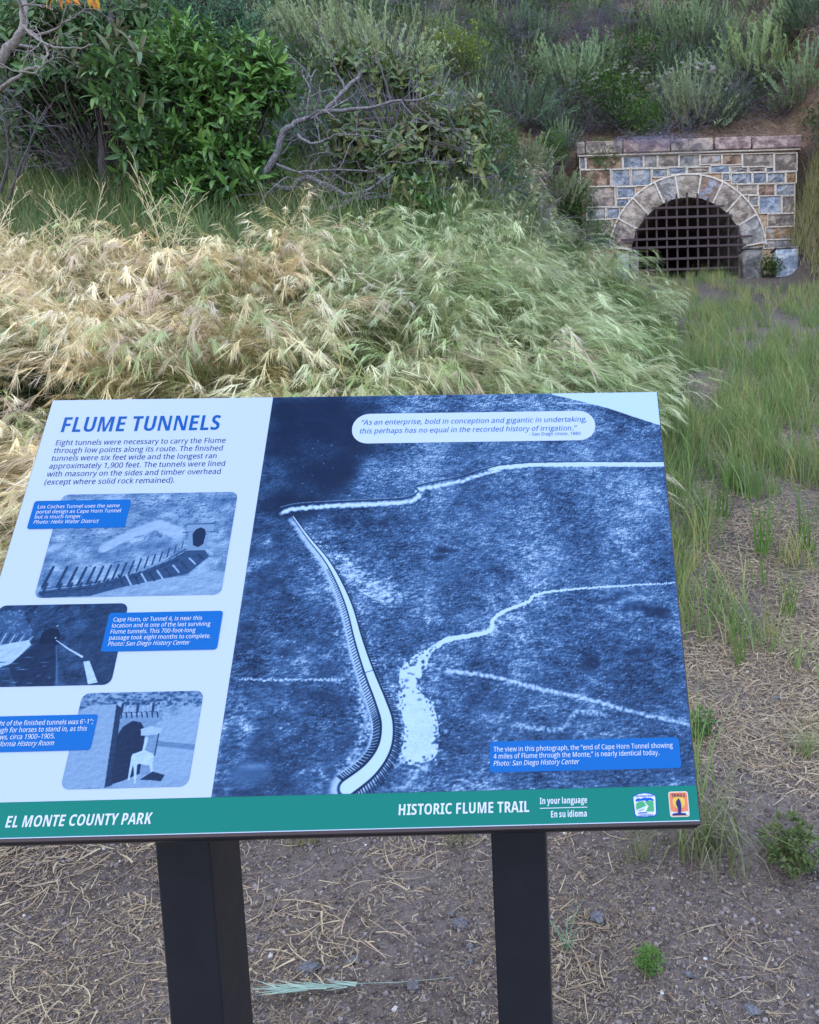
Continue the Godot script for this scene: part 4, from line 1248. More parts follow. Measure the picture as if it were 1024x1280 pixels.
func build_portal() -> void:
	var origin := Vector3(PX, 3.7, FACE)
	var portal := thing("tunnel_portal", "coursed stone tunnel portal with arched opening and reddish capstones", "tunnel portal", origin)
	var grain := noise_tex(71, 0.012, [], 512)
	var kinds := {}
	var tones := {"b": [lin(0.165, 0.185, 0.215), lin(0.31, 0.335, 0.365)], "p": [lin(0.23, 0.265, 0.31), lin(0.42, 0.455, 0.49)], "g": [lin(0.20, 0.19, 0.175), lin(0.36, 0.345, 0.32)], "n": [lin(0.185, 0.15, 0.125), lin(0.35, 0.29, 0.235)], "d": [lin(0.17, 0.105, 0.075), lin(0.34, 0.23, 0.16)], "t": [lin(0.30, 0.18, 0.09), lin(0.36, 0.37, 0.40)], "r": [lin(0.23, 0.155, 0.14), lin(0.37, 0.28, 0.255)], "a": [lin(0.25, 0.20, 0.155), lin(0.40, 0.345, 0.285)], "q": [lin(0.26, 0.16, 0.10), lin(0.22, 0.27, 0.36)]}
	for k in tones:
		for s in 2:
			var t := noise_tex(80 + s * 9 + k.unicode_at(0), 0.010, [[0.22, tones[k][0] * 0.75], [0.46, tones[k][0]], [0.60, tones[k][1]], [0.8, lin(0.42, 0.30, 0.19).lerp(tones[k][1], 0.5)]], 256)
			kinds[k + str(s)] = textured(t, 1.3 + s * 0.4, 0.93, grain, 3.0)
	var mortar := textured(noise_tex(73, 0.02, [[0.3, lin(0.34, 0.22, 0.125)], [0.6, lin(0.44, 0.32, 0.21)]], 256), 2.0, 0.95, grain, 1.5)
	var pointing := textured(noise_tex(74, 0.03, [[0.3, lin(0.44, 0.38, 0.31)], [0.7, lin(0.62, 0.56, 0.48)]], 256), 2.0, 0.95, grain, 1.0)
	# wall of mortar and rubble with the arched hole
	var w := MB.new()
	var x := 0.62
	var cols := []
	while x < 3.985:
		cols.append(x)
		x += 0.042
	cols.append(3.985)
	var low := func(q: float) -> float:
		var dx := absf(q - PX)
		return 3.4 if dx >= 1.0 else PY + sqrt(1.0 - dx * dx)
	var floor_ := func(q: float) -> float: return 3.4 if absf(q - PX) >= 1.0 else low.call(q)
	for k in cols.size() - 1:
		var a: float = cols[k]
		var b: float = cols[k + 1]
		var f0: float = floor_.call(a)
		var f1: float = floor_.call(b)
		if (f0 < 3.5) != (f1 < 3.5):
			f0 = PY if f0 < 3.5 else f0
			f1 = PY if f1 < 3.5 else f1
			w.quad(w.pt(Vector3(a, 3.4, FACE) - origin), w.pt(Vector3(a, PY, FACE) - origin), w.pt(Vector3(b, PY, FACE) - origin), w.pt(Vector3(b, 3.4, FACE) - origin))
		w.quad(w.pt(Vector3(a, f0, FACE) - origin), w.pt(Vector3(a, 5.6, FACE) - origin), w.pt(Vector3(b, 5.6, FACE) - origin), w.pt(Vector3(b, f1, FACE) - origin))
	for e in [0.62, 3.985]:
		w.quad(w.pt(Vector3(e, 3.4, FACE) - origin), w.pt(Vector3(e, 5.6, FACE) - origin), w.pt(Vector3(e, 5.6, FACE - 0.5) - origin), w.pt(Vector3(e, 3.4, FACE - 0.5) - origin))
	part("wall", w.mesh(), mortar, portal)
	# coursed stones, each with raised pointing round it
	var j := MB.new()
	var s := 0
	for q in STONES:
		s += 1
		part("stone", rough_block(q[0] + 0.014, q[1] + 0.014, q[2] - 0.014, q[3] - 0.014, 0.022, s, origin), kinds[q[4] + str(s % 2)], portal)
		var e := 0.010
		var z0 := FACE + 0.001 - origin.z
		var z1 := FACE + 0.026 - origin.z + (s % 5) * 0.0006
		var ox := origin.x
		var oy := origin.y
		for edge in [[q[0] - e, q[1] - e, q[2] + e, q[1] + e * 0.7], [q[0] - e, q[3] - e * 0.7, q[2] + e, q[3] + e], [q[0] - e, q[1] + e * 0.7, q[0] + e * 0.7, q[3] - e * 0.7], [q[2] - e * 0.7, q[1] + e * 0.7, q[2] + e, q[3] - e * 0.7]]:
			j.box(Vector3(edge[0] - ox, edge[1] - oy, z0), Vector3(edge[2] - ox, edge[3] - oy, z1), 0.004)
	# arch ring
	var cuts := [8.0, 28.9, 46.7, 63.0, 79.6, 98.5, 114.0, 133.0, 151.0, 172.0]
	var look := ["g0", "a1", "n0", "q1", "a0", "g1", "a1", "a0", "n1"]
	var r := RandomNumberGenerator.new()
	r.seed = 12
	for k in 9:
		var m := MB.new()
		var a0 := deg_to_rad(cuts[k]) + 0.012
		var a1 := deg_to_rad(cuts[k + 1]) - 0.012
		var grid := []
		for c in 4:
			for d in 5:
				var a := lerpf(a0, a1, d / 4.0)
				var rad := lerpf(0.893, 1.235, c / 3.0) + r.randf_range(-0.006, 0.006)
				var edge := c == 0 or c == 3 or d == 0 or d == 4
				grid.append(m.pt(Vector3(PX + cos(a) * rad, PY + sin(a) * rad, FACE + (0.03 if edge else 0.052) + r.randf_range(-0.008, 0.008)) - origin))
		for c in 3:
			for d in 4:
				var g := c * 5 + d
				m.quad(grid[g], grid[g + 1], grid[g + 6], grid[g + 5])
		var back := []
		var ring := [0, 1, 2, 3, 4, 9, 14, 19, 18, 17, 16, 15, 10, 5]
		for g in ring:
			var p := m.v[grid[g]]
			p.z = -0.42
			back.append(m.pt(p))
		for g in ring.size():
			var g2 := (g + 1) % ring.size()
			m.quad(grid[ring[g]], back[g], back[g2], grid[ring[g2]])
		part("arch_stone", m.mesh(), kinds[look[k]], portal)
	# pointing of the arch
	for k in 10:
		var a := deg_to_rad(cuts[k])
		var dir := Vector3(cos(a), sin(a), 0)
		var sd := Vector3(-sin(a), cos(a), 0) * 0.013
		var p0 := Vector3(PX, PY, FACE + 0.042) + dir * 0.89 - origin
		var p1 := p0 + dir * 0.35
		var q := [j.pt(p0 - sd), j.pt(p0 + sd), j.pt(p1 + sd), j.pt(p1 - sd)]
		var bk := Vector3(0, 0, -0.05)
		var q2 := [j.pt(p0 - sd + bk), j.pt(p0 + sd + bk), j.pt(p1 + sd + bk), j.pt(p1 - sd + bk)]
		j.quad(q[0], q[1], q[2], q[3])
		for g in 4:
			j.quad(q[g], q2[g], q2[(g + 1) % 4], q[(g + 1) % 4])
	for k in 40:
		var a0 := deg_to_rad(lerpf(6.0, 174.0, k / 40.0))
		var a1 := deg_to_rad(lerpf(6.0, 174.0, (k + 1) / 40.0))
		for rr in [1.243]:
			var b := []
			for e in [[a0, rr - 0.012, 0.045], [a0, rr + 0.014, 0.043], [a1, rr + 0.014, 0.043], [a1, rr - 0.012, 0.045], [a0, rr + 0.014, -0.005], [a1, rr + 0.014, -0.005]]:
				b.append(j.pt(Vector3(PX + cos(e[0]) * e[1], PY + sin(e[0]) * e[1], FACE + e[2]) - origin))
			j.quad(b[0], b[3], b[2], b[1])
			j.quad(b[1], b[2], b[5], b[4])
	part("mortar_joint", j.mesh(), pointing, portal)
	# capstones on a thin bed
	var caps := [[0.56, 0.69, "n0"], [0.70, 1.27, "n1"], [1.285, 2.01, "r0"], [2.025, 2.68, "n0"], [2.70, 3.27, "r1"], [3.29, 4.055, "r0"]]
	for c in caps:
		var m := MB.new()
		m.box(Vector3(c[0], 5.605, FACE - 0.5) - origin, Vector3(c[1], 5.79, FACE + 0.085) - origin, 0.012)
		for k in m.v.size():
			m.v[k] += Vector3(r.randf_range(-0.004, 0.004), r.randf_range(-0.004, 0.004), r.randf_range(-0.006, 0.006))
		part("capstone", m.mesh(), kinds[c[2]], portal)
	var bed := MB.new()
	bed.box(Vector3(0.57, 5.578, FACE - 0.45) - origin, Vector3(4.045, 5.603, FACE + 0.06) - origin, 0.004)
	part("mortar_bed", bed.mesh(), pointing, portal)
	# the tunnel behind
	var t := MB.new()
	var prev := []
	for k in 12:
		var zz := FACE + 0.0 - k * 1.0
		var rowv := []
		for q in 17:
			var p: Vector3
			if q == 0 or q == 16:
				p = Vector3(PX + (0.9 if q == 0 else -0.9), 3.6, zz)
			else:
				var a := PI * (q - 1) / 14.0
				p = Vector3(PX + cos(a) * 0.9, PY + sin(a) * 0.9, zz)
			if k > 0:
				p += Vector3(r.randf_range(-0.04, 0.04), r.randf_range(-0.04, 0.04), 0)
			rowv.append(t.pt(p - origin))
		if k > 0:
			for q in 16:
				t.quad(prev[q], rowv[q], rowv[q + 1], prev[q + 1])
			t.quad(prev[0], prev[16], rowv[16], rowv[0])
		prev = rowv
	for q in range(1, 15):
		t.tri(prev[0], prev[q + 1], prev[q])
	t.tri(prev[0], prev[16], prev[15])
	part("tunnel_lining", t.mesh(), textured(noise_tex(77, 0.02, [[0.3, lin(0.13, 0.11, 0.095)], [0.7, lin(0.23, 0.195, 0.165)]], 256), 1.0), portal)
	# grille
	var gate := thing("iron_grille", "rusty dark iron bar grille across the tunnel opening", "gate", Vector3(PX, 3.72, FACE + 0.1))
	var rust := textured(noise_tex(78, 0.05, [[0.3, lin(0.045, 0.034, 0.036)], [0.7, lin(0.10, 0.068, 0.066)]], 256), 6.0, 0.8)
	for b in BARS_V:
		var m := MB.new()
		m.tube(PackedVector3Array([Vector3(b[0] - PX, -0.12, 0), Vector3(b[0] - PX, b[1] - 3.72, 0)]), 0.0165, 0.0165, 8, Color.WHITE)
		part("upright_bar", m.mesh(false), rust, gate)
	for b in BARS_H:
		var m := MB.new()
		m.box(Vector3(b[1] - PX, b[0] - 3.72 - 0.017, 0.0170), Vector3(b[2] - PX, b[0] - 3.72 + 0.017, 0.0290), 0.002)
		part("cross_bar", m.mesh(), rust, gate)
	# low blocks in front of the opening
	var conc := textured(noise_tex(79, 0.012, [[0.25, lin(0.075, 0.072, 0.068)], [0.5, lin(0.13, 0.125, 0.115)], [0.75, lin(0.24, 0.225, 0.20)]], 256), 1.6, 0.95, grain, 2.0)
	var blocks := [["concrete_block", "upright weathered concrete block at the right foot of the arch", 3.00, 3.29, 3.98, conc, 0.0], ["stone_block", "blue-grey stone block right of the concrete block", 3.50, 3.83, 3.97, kinds["p0"], 0.0], ["concrete_block", "small concrete block end showing at the left foot of the arch", 1.30, 1.42, 3.99, conc, 0.0], ["stone_block", "low blue-grey stone at the left foot of the arch", 1.08, 1.28, 3.97, kinds["p1"], 0.0]]
	for b in blocks:
		var at := ground_at((b[2] + b[3]) / 2, 12.5)
		var o := thing(b[0], b[1], "block", at)
		var m := MB.new()
		m.box(Vector3(b[2] - at.x, -0.25, -0.2), Vector3(b[3] - at.x, b[4] - at.y, 0.12), 0.015)
		for k in m.v.size():
			m.v[k] += Vector3(r.randf_range(-0.012, 0.012), r.randf_range(-0.012, 0.012), r.randf_range(-0.015, 0.015))
		part("body", m.mesh(), b[5], o)
		var cp := MB.new()
		cp.box(Vector3(b[2] - at.x - 0.012, b[4] - at.y + 0.003, -0.2), Vector3(b[3] - at.x + 0.012, b[4] - at.y + 0.03, 0.135), 0.008)
		part("top_slab", cp.mesh(), conc, o)

# ------------------------------------------------------------------ everything that grows
func sort_out(pts: PackedVector2Array, n: int, seed_: int, make: Callable) -> Array:
	# shares the points out among n mesh variants: [[transforms], [tints]] for each
	var r := RandomNumberGenerator.new()
	r.seed = seed_
	var o := []
	for k in n:
		o.append([[], []])
	for p in pts:
		var got: Array = make.call(r, p.x, p.y)
		var w := r.randi() % n
		o[w][0].append(got[0])
		o[w][1].append(got[1])
	return o

func bank_pos(x: float, d: float) -> float:
	return x / maxf(d, 0.1)

func build_grass() -> void:
	var straw := lin(0.86, 0.79, 0.57)
	var wheat := lin(0.80, 0.68, 0.40)
	var green := lin(0.54, 0.62, 0.38)
	var lush := lin(0.30, 0.44, 0.17)
	var purple := lin(0.60, 0.46, 0.42)
	# the tall drooping grass of the bank
	var tufts := []
	for k in 6:
		tufts.append(brome_tuft(100 + k, 11, 0.95))
	var on_bank := func(x: float, d: float) -> float:
		var xb := table(BANK_EDGE, d)
		var b := smoothstep(xb + 0.22, xb - 0.25, x)
		if d < 3.1:
			b *= smoothstep(2.7, 3.2, d + 0.25 * broad.get_noise_2d(x * 40.0, 0.0))
		if d > lerpf(6.3, 6.6, smoothstep(-0.4, -0.2, bank_pos(x, d))) and bank_pos(x, d) < -0.06:
			b = 0.0 if bank_pos(x, d) < -0.13 else 0.45
		var clump: float = broad.get_noise_2d(x * 60.0 + 20.0, d * 60.0) + 0.4 * bump.get_noise_2d(x * 30.0, d * 30.0)
		return b * clampf(0.64 + clump * 2.3, 0.06, 1.0) * (0.6 if d > 8.0 else 1.0)
	var pts := spread(3600, 31, -0.86, 0.22, 2.7, 12.4, on_bank)
	var sets := sort_out(pts, 6, 32, func(r, x, d):
		var t := clampf((bank_pos(x, d) + 0.40) / 0.26 + broad.get_noise_2d(x * 22.0, d * 22.0) * 0.9, 0.0, 1.0)
		var c := straw.lerp(wheat, clampf(0.5 + broad.get_noise_2d(x * 40.0 + 90.0, d * 40.0) * 1.6, 0.0, 1.0)).lerp(green, t)
		if r.randf() < 0.08:
			c = c.lerp(purple, 0.6)
		elif r.randf() < 0.2:
			c = c.lerp(lush, 0.7)
		var yaw: float = lerpf(-1.25, -0.75, smoothstep(-0.35, -0.05, bank_pos(x, d))) + r.randfn(0.0, 0.75)      # heads nod towards the trail, downhill
		var s: float = r.randf_range(0.6, 1.1) * lerpf(1.0, 0.62, smoothstep(4.5, 8.0, d)) * (1.0 + 0.5 * broad.get_noise_2d(x * 50.0 + 7.0, d * 50.0)) * lerpf(1.0, 1.4, smoothstep(0.0, 0.1, bank_pos(x, d)) * smoothstep(7.0, 8.5, d))
		var bas := Basis(Vector3.UP, yaw).scaled(Vector3(s, s * r.randf_range(0.85, 1.1), s))
		return [Transform3D(bas, ground_at(x, d)), c * r.randf_range(0.8, 1.15)])
	for k in 6:
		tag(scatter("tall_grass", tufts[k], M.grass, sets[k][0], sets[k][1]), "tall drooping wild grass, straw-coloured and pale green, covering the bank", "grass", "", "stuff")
	# thatch and green blades between the culms and under the shrubs
	var under := []
	for k in 4:
		under.append(blade_tuft(140 + k, 26, 0.18, 0.46, 0.09, 0.007, 1.5, 0.4))
	pts = spread(3400, 33, -0.86, 0.24, 2.6, 12.6, func(x, d):
		var xb := table(BANK_EDGE, d)
		return smoothstep(xb + 0.35, xb - 0.1, x) * (1.0 if d < 9.5 else 0.6))
	sets = sort_out(pts, 4, 34, func(r, x, d):
		var dry: float = clampf((-0.20 - bank_pos(x, d)) / 0.22, 0.0, 1.0) * (1.0 - smoothstep(6.2, 7.2, d))
		var c := lin(0.10, 0.16, 0.07).lerp(lin(0.23, 0.185, 0.11), clampf(dry * 0.8 + r.randf_range(-0.2, 0.3), 0.0, 1.0))
		var s: float = r.randf_range(0.7, 1.25)
		return [Transform3D(Basis(Vector3.UP, r.randf() * TAU).scaled(Vector3(s, s, s)), ground_at(x, d)), c])
	for k in 4:
		tag(scatter("under_grass", under[k], M.grass, sets[k][0], sets[k][1]), "shorter green and withered grass under the tall bank grass and shrubs", "grass", "", "stuff")
	# green grass of the trail
	var blades := []
	for k in 5:
		blades.append(blade_tuft(160 + k, 12, 0.10, 0.36, 0.04, 0.008, 0.85, 0.2))
	pts = spread(7000, 35, -0.05, 0.42, 2.6, 13.2, func(x, d):
		var xb := table(BANK_EDGE, d)
		if x < xb - 0.1 or (x > 1.3 and x < 3.3 and d > 12.75) or (x > 2.85 and x < 3.95 and d > 11.3):
			return 0.0
		var clump: float = broad.get_noise_2d(x * 34.0 + 11.0, d * 22.0) + 0.5 * bump.get_noise_2d(x * 26.0, d * 20.0)
		var thick: float = smoothstep(2.9, 4.9, d)
		return clampf(smoothstep(0.30 - thick * 0.62, 0.42 - thick * 0.35, clump), 0.0, 1.0) * (0.25 + 0.75 * thick))
	sets = sort_out(pts, 5, 36, func(r, x, d):
		var c := lin(0.135, 0.20, 0.085).lerp(lin(0.23, 0.28, 0.14), r.randf())
		if r.randf() < 0.26 + 0.25 * smoothstep(8.0, 11.0, d):
			c = lin(0.34, 0.31, 0.18)
		var s: float = r.randf_range(0.6, 1.15) * lerpf(1.0, 0.75, smoothstep(6.5, 12.0, d))
		return [Transform3D(Basis(Vector3.UP, r.randf() * TAU).scaled(Vector3(s, s, s)), ground_at(x, d)), c])
	for k in 5:
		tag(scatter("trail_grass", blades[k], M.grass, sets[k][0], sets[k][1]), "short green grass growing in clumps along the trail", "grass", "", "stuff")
	# dry grass on the bank right of the portal
	pts = spread(2600, 37, 0.26, 0.40, 10.6, 13.0, func(x, d): return 0.0 if x < 3.95 and d > 11.4 else smoothstep(table(RIGHT_EDGE, d) - 0.05, table(RIGHT_EDGE, d) + 0.3, x) * 0.8)
	sets = sort_out(pts, 4, 38, func(r, x, d):
		var c := lin(0.42, 0.34, 0.21).lerp(lin(0.19, 0.22, 0.11), pow(r.randf(), 1.6))
		var s: float = r.randf_range(0.45, 0.85)
		return [Transform3D(Basis(Vector3.UP, r.randf() * TAU).scaled(Vector3(s, s, s)), ground_at(x, d)), c])
	var rank := []
	for k in 4:
		rank.append(blade_tuft(150 + k, 18, 0.2, 0.5, 0.1, 0.014, 1.2, 0.5))
	for k in 4:
		tag(scatter("bank_grass", rank[k], M.grass, sets[k][0], sets[k][1]), "dry and green grass on the bank right of the stone portal", "grass", "", "stuff")
	# rank grass at the feet of the shrubs
	pts = spread(1500, 45, -0.78, -0.02, 6.3, 9.0, func(x, d): return bankness(x, d) * clampf(0.7 + broad.get_noise_2d(x * 50.0, d * 50.0) * 1.5, 0.1, 1.0))
	sets = sort_out(pts, 4, 46, func(r, x, d):
		var c := lin(0.12, 0.19, 0.09).lerp(lin(0.24, 0.28, 0.14), r.randf())
		if r.randf() < 0.22:
			c = lin(0.42, 0.35, 0.21)
		var s: float = r.randf_range(0.6, 1.25)
		return [Transform3D(Basis(Vector3.UP, r.randf() * TAU).scaled(Vector3(s, s, s)), ground_at(x, d)), c * r.randf_range(0.7, 1.15)])
	for k in 4:
		tag(scatter("rank_grass", rank[k], M.grass, sets[k][0], sets[k][1]), "rank green grass with dry blades at the feet of the shrubs", "grass", "", "stuff")
	# straw lying about
	var litter := []
	for k in 5:
		litter.append(straw_litter(180 + k, 46, 0.15, 0.008, 0.11, 0.0036))
	pts = spread(6200, 39, -0.95, 0.48, 1.35, 8.5, func(x, d):
		var n: float = broad.get_noise_2d(x * 30.0 + 70.0, d * 30.0)
		if d < 2.35:
			var lit: float = -0.10 + smoothstep(-0.72, -1.1, x) * 0.45 + smoothstep(2.0, 2.4, d) * 0.5
			return clampf(lit + n * 0.9, 0.012, 1.0)
		if x < table(BANK_EDGE, d) - 0.9:
			return 0.25
		return clampf(1.0 + n, 0.3, 1.0) * (1.0 - 0.5 * smoothstep(5.5, 8.5, d)))
	sets = sort_out(pts, 5, 40, func(r, x, d):
		var up := slope_at(x, d)
		var a := up.cross(Vector3(r.randfn(0, 1), 0.1, r.randfn(0, 1))).normalized()
		var s: float = r.randf_range(0.6, 1.2)
		var c := lin(0.47, 0.41, 0.29).lerp(lin(0.34, 0.295, 0.225), r.randf())
		return [Transform3D(Basis(a, up, a.cross(up)) * s, ground_at(x, d)), c])
	for k in 5:
		tag(scatter("straw_litter", litter[k], M.grass, sets[k][0], sets[k][1]), "loose dry straw lying on the trodden soil", "straw", "", "stuff")
	# chaff: short broken bits trodden into the soil
	var chaff := []
	for k in 3:
		chaff.append(straw_litter(195 + k, 70, 0.2, 0.004, 0.03, 0.0024))
	pts = spread(2600, 43, -0.9, 0.48, 1.35, 3.6, func(x, d): return clampf(0.45 + broad.get_noise_2d(x * 45.0 + 30.0, d * 45.0) * 1.4, 0.05, 1.0))
	sets = sort_out(pts, 3, 44, func(r, x, d):
		var up := slope_at(x, d)
		var a := up.cross(Vector3(r.randfn(0, 1), 0.1, r.randfn(0, 1))).normalized()
		return [Transform3D(Basis(a, up, a.cross(up)) * r.randf_range(0.7, 1.2), ground_at(x, d) - up * 0.002), lin(0.36, 0.31, 0.23) * r.randf_range(0.5, 1.1)])
	for k in 3:
		tag(scatter("chaff", chaff[k], M.grass, sets[k][0], sets[k][1]), "short broken straw bits trodden into the soil", "straw", "", "stuff")
	# crumbs of soil and grit
	var crumbs := []
	for k in 3:
		crumbs.append(pebble(300 + k, 1.0, 5))
	pts = spread(42000, 41, -0.9, 0.45, 1.35, 3.4, func(x, d): return 1.0 - 0.6 * smoothstep(2.2, 3.4, d))
	sets = sort_out(pts, 3, 42, func(r, x, d):
		var s: float = 0.0014 + 0.0062 * pow(r.randf(), 4.0)
		var c := lin(0.085, 0.066, 0.060).lerp(lin(0.24, 0.21, 0.20), pow(r.randf(), 2.5))
		if r.randf() < 0.015:
			c = lin(0.42, 0.40, 0.37)
		return [Transform3D(Basis.from_euler(Vector3(r.randf() * 6, r.randf() * 6, r.randf() * 6)) * s, ground_at(x, d) + Vector3.UP * s * 0.3), c])
	for k in 3:
		tag(scatter("grit", crumbs[k], M.stone_tint, sets[k][0], sets[k][1]), "fine grit and crumbs of soil on the trail", "grit", "", "stuff")

func pebble(seed_: int, size: float, n := 8) -> ArrayMesh:
	var r := RandomNumberGenerator.new()
	r.seed = seed_
	var m := MB.new()
	var f := FastNoiseLite.new()
	f.seed = seed_
	f.frequency = 0.9
	var rows := n / 2 + 1
	for j in rows + 1:
		var el := PI * j / rows - PI / 2
		for i in n:
			var a := TAU * i / n
			var v := Vector3(cos(a) * cos(el), sin(el) * 0.75, sin(a) * cos(el))
			m.pt(v * size * (1.0 + f.get_noise_3dv(v * 1.4) * 0.8))
	for j in rows:
		for i in n:
			var i2 := (i + 1) % n
			m.quad(j * n + i, (j + 1) * n + i, (j + 1) * n + i2, j * n + i2)
	return m.mesh()

func build_hill_scrub() -> void:
	var kinds := {
		"pale_sage": [[wand_bush(401, 120, 0.5, 24), wand_bush(402, 120, 0.5, 24)], lin(0.27, 0.32, 0.19), "sagebrush"],
		"green_sage": [[wand_bush(403, 80, 0.15, 22), wand_bush(404, 80, 0.15, 22)], lin(0.205, 0.285, 0.16), "sagebrush"],
		"bright_sage": [[wand_bush(405, 100, 0.15, 24)], lin(0.26, 0.34, 0.17), "sagebrush"],
		"dark_sage": [[wand_bush(406, 110, 0.9, 22), wand_bush(407, 110, 0.7, 22)], lin(0.11, 0.165, 0.11), "sagebrush"],
		"flowering_sage": [[wand_bush(408, 130, 0.2, 24)], lin(0.26, 0.32, 0.21), "sagebrush"],
		"round_bush": [[leaf_bush(409, 520, 0.045)], lin(0.20, 0.245, 0.085), "bush"],
		"leafy_bush": [[leaf_bush(410, 430, 0.05), leaf_bush(411, 430, 0.05)], lin(0.095, 0.17, 0.06), "bush"],
		"dead_scrub": [[twig_bush(412, 70, 0.05), twig_bush(413, 70, 0.16), twig_bush(414, 70, 0.02)], lin(0.155, 0.145, 0.175), "scrub"],
	}
	var core := [twig_bush(415, 34, 0.05), twig_bush(416, 34, 0.0)]
	var flowers := blossom(417, 60)
	var groups := {"sagebrush": "sagebrush on the hillside", "bush": "leafy bushes on the hillside", "scrub": "dead scrub on the hillside"}
	var mats := {}
	var r := RandomNumberGenerator.new()
	r.seed = 55
	for b in BUSHES:
		var k: Array = kinds[b[0]]
		var at := ground_at(b[1], b[2]) - Vector3.UP * 0.05
		var o := thing(b[0], b[4], k[2], at, r.randf() * TAU, groups[k[2]])
		var tone := r.randi() % 3
		var key: String = b[0] + str(tone)
		if not mats.has(key):
			mats[key] = plant_paint(0.8, 0.25, k[1] * [0.85, 1.0, 1.15][tone])
		var h: float = b[3] * 1.12
		var wide: float = h * r.randf_range(1.0, 1.25)
		var how := Transform3D(Basis.from_scale(Vector3(wide, h, wide)))
		if k[2] == "scrub":
			part("twigs", k[0][r.randi() % k[0].size()], mats[key], o, how)
			continue
		part("twigs", core[r.randi() % 2], M.dead_wood, o, Transform3D(Basis.from_scale(Vector3(wide, h * 0.8, wide))))
		part("foliage", k[0][r.randi() % k[0].size()], mats[key], o, how)
		if b[0] == "flowering_sage" or b[4].contains("white flowers"):
			part("blossom", flowers, M.petal, o, how)
	# growth hanging over the masonry
	var curtain := [twig_bush(430, 80, 0.34), twig_bush(431, 80, 0.30)]
	var drape := leaf_bush(432, 260, 0.07)
	for q in [["hanging_scrub", "dead bluish twigs drooping over the middle capstones", "scrub", Vector3(1.95, 5.68, -12.96), Vector3(0.85, 0.5, 0.4), 0], ["hanging_scrub", "dead twigs drooping over the capstones left of the red ones", "scrub", Vector3(1.45, 5.70, -12.96), Vector3(0.7, 0.45, 0.35), 1], ["hanging_vine", "green leafy growth spilling over the left capstones", "vine", Vector3(0.95, 5.30, -12.98), Vector3(0.55, 0.62, 0.3), 2], ["hanging_vine", "dark leafy growth against the portal's left edge", "vine", Vector3(0.50, 4.25, -12.9), Vector3(0.75, 1.0, 0.5), 3], ["hanging_vine", "leafy shoots in front of the portal's lower left stones", "vine", Vector3(0.85, 3.95, -12.75), Vector3(0.6, 0.7, 0.4), 4]]:
		var o := thing(q[0], q[1], q[2], q[3], 0.0, "growth hanging over the portal")
		if q[5] < 2:
			part("twigs", curtain[q[5]], plant_paint(0.85, 0.0, lin(0.19, 0.175, 0.23)), o, Transform3D(Basis.from_scale(q[4])))
		else:
			part("foliage", drape, plant_paint(0.75, 0.3, lin(0.085, 0.14, 0.06) * [1.0, 0.8, 1.1][q[5] - 2]), o, Transform3D(Basis.from_scale(q[4])))
	# the unbroken low scrub between them
	var fill := [[twig_bush(425, 40, 0.12), lin(0.10, 0.095, 0.115)], [wand_bush(420, 40, 0.4, 16), lin(0.14, 0.205, 0.115)], [wand_bush(421, 40, 0.2, 16), lin(0.19, 0.26, 0.14)], [twig_bush(422, 34, 0.08), lin(0.13, 0.12, 0.14)], [twig_bush(423, 34, 0.02), lin(0.16, 0.145, 0.155)], [leaf_bush(424, 130, 0.06), lin(0.075, 0.125, 0.055)]]
	var pts := spread(3800, 56, -0.75, 0.42, 8.6, 21.0, func(x, d):
		if d < 13.9 and x > 0.35 and x < 4.3:
			return 0.0
		if bankness(x, d) < 0.5 and d < 13.4:
			return 0.0
		var bare := 0.0
		for s in [[-0.34, 10.1, 0.55], [-0.6, 11.4, 0.6], [-0.88, 12.8, 0.7], [3.8, 13.9, 0.75], [4.76, 14.6, 0.8], [2.9, 13.8, 0.45], [-0.3, 9.4, 0.4]]:
			bare = maxf(bare, 1.0 - smoothstep(s[2] * 0.6, s[2], Vector2(x - s[0], d - s[1]).length()))
		return (1.0 - bare) * 0.85)
	for w in fill.size():
		var tr := []
		var ti := []
		for q in range(w, pts.size(), fill.size()):
			var p := pts[q]
			var s := r.randf_range(0.35, 0.85)
			tr.append(Transform3D(Basis(Vector3.UP, r.randf() * TAU).scaled(Vector3(s * 1.2, s, s * 1.2)), ground_at(p.x, p.y) - Vector3.UP * 0.04))
			ti.append(fill[w][1] * r.randf_range(0.75, 1.3))
		tag(scatter("scrub", fill[w][0], M.grass, tr, ti), "low tangled green and grey scrub filling the hillside", "scrub", "", "stuff")
	# dry thatch on the bare cut above the capstones
	var litter := [straw_litter(190, 60, 0.3, 0.1, 0.35, 0.012), straw_litter(191, 60, 0.3, 0.1, 0.3, 0.012)]
	var pts2 := spread(420, 57, 0.02, 0.36, 13.4, 15.2, func(_x, _d): return 1.0)
	var sets := sort_out(pts2, 2, 58, func(q, x, d):
		var up := slope_at(x, d)
		var a := up.cross(Vector3(q.randfn(0, 1), 0.1, q.randfn(0, 1))).normalized()
		return [Transform3D(Basis(a, up, a.cross(up)), ground_at(x, d)), lin(0.34, 0.27, 0.21) * q.randf_range(0.6, 1.2)])
	for k in 2:
		tag(scatter("dry_thatch", litter[k], M.grass, sets[k][0], sets[k][1]), "matted dry straw on the bare soil above the capstones", "straw", "", "stuff")

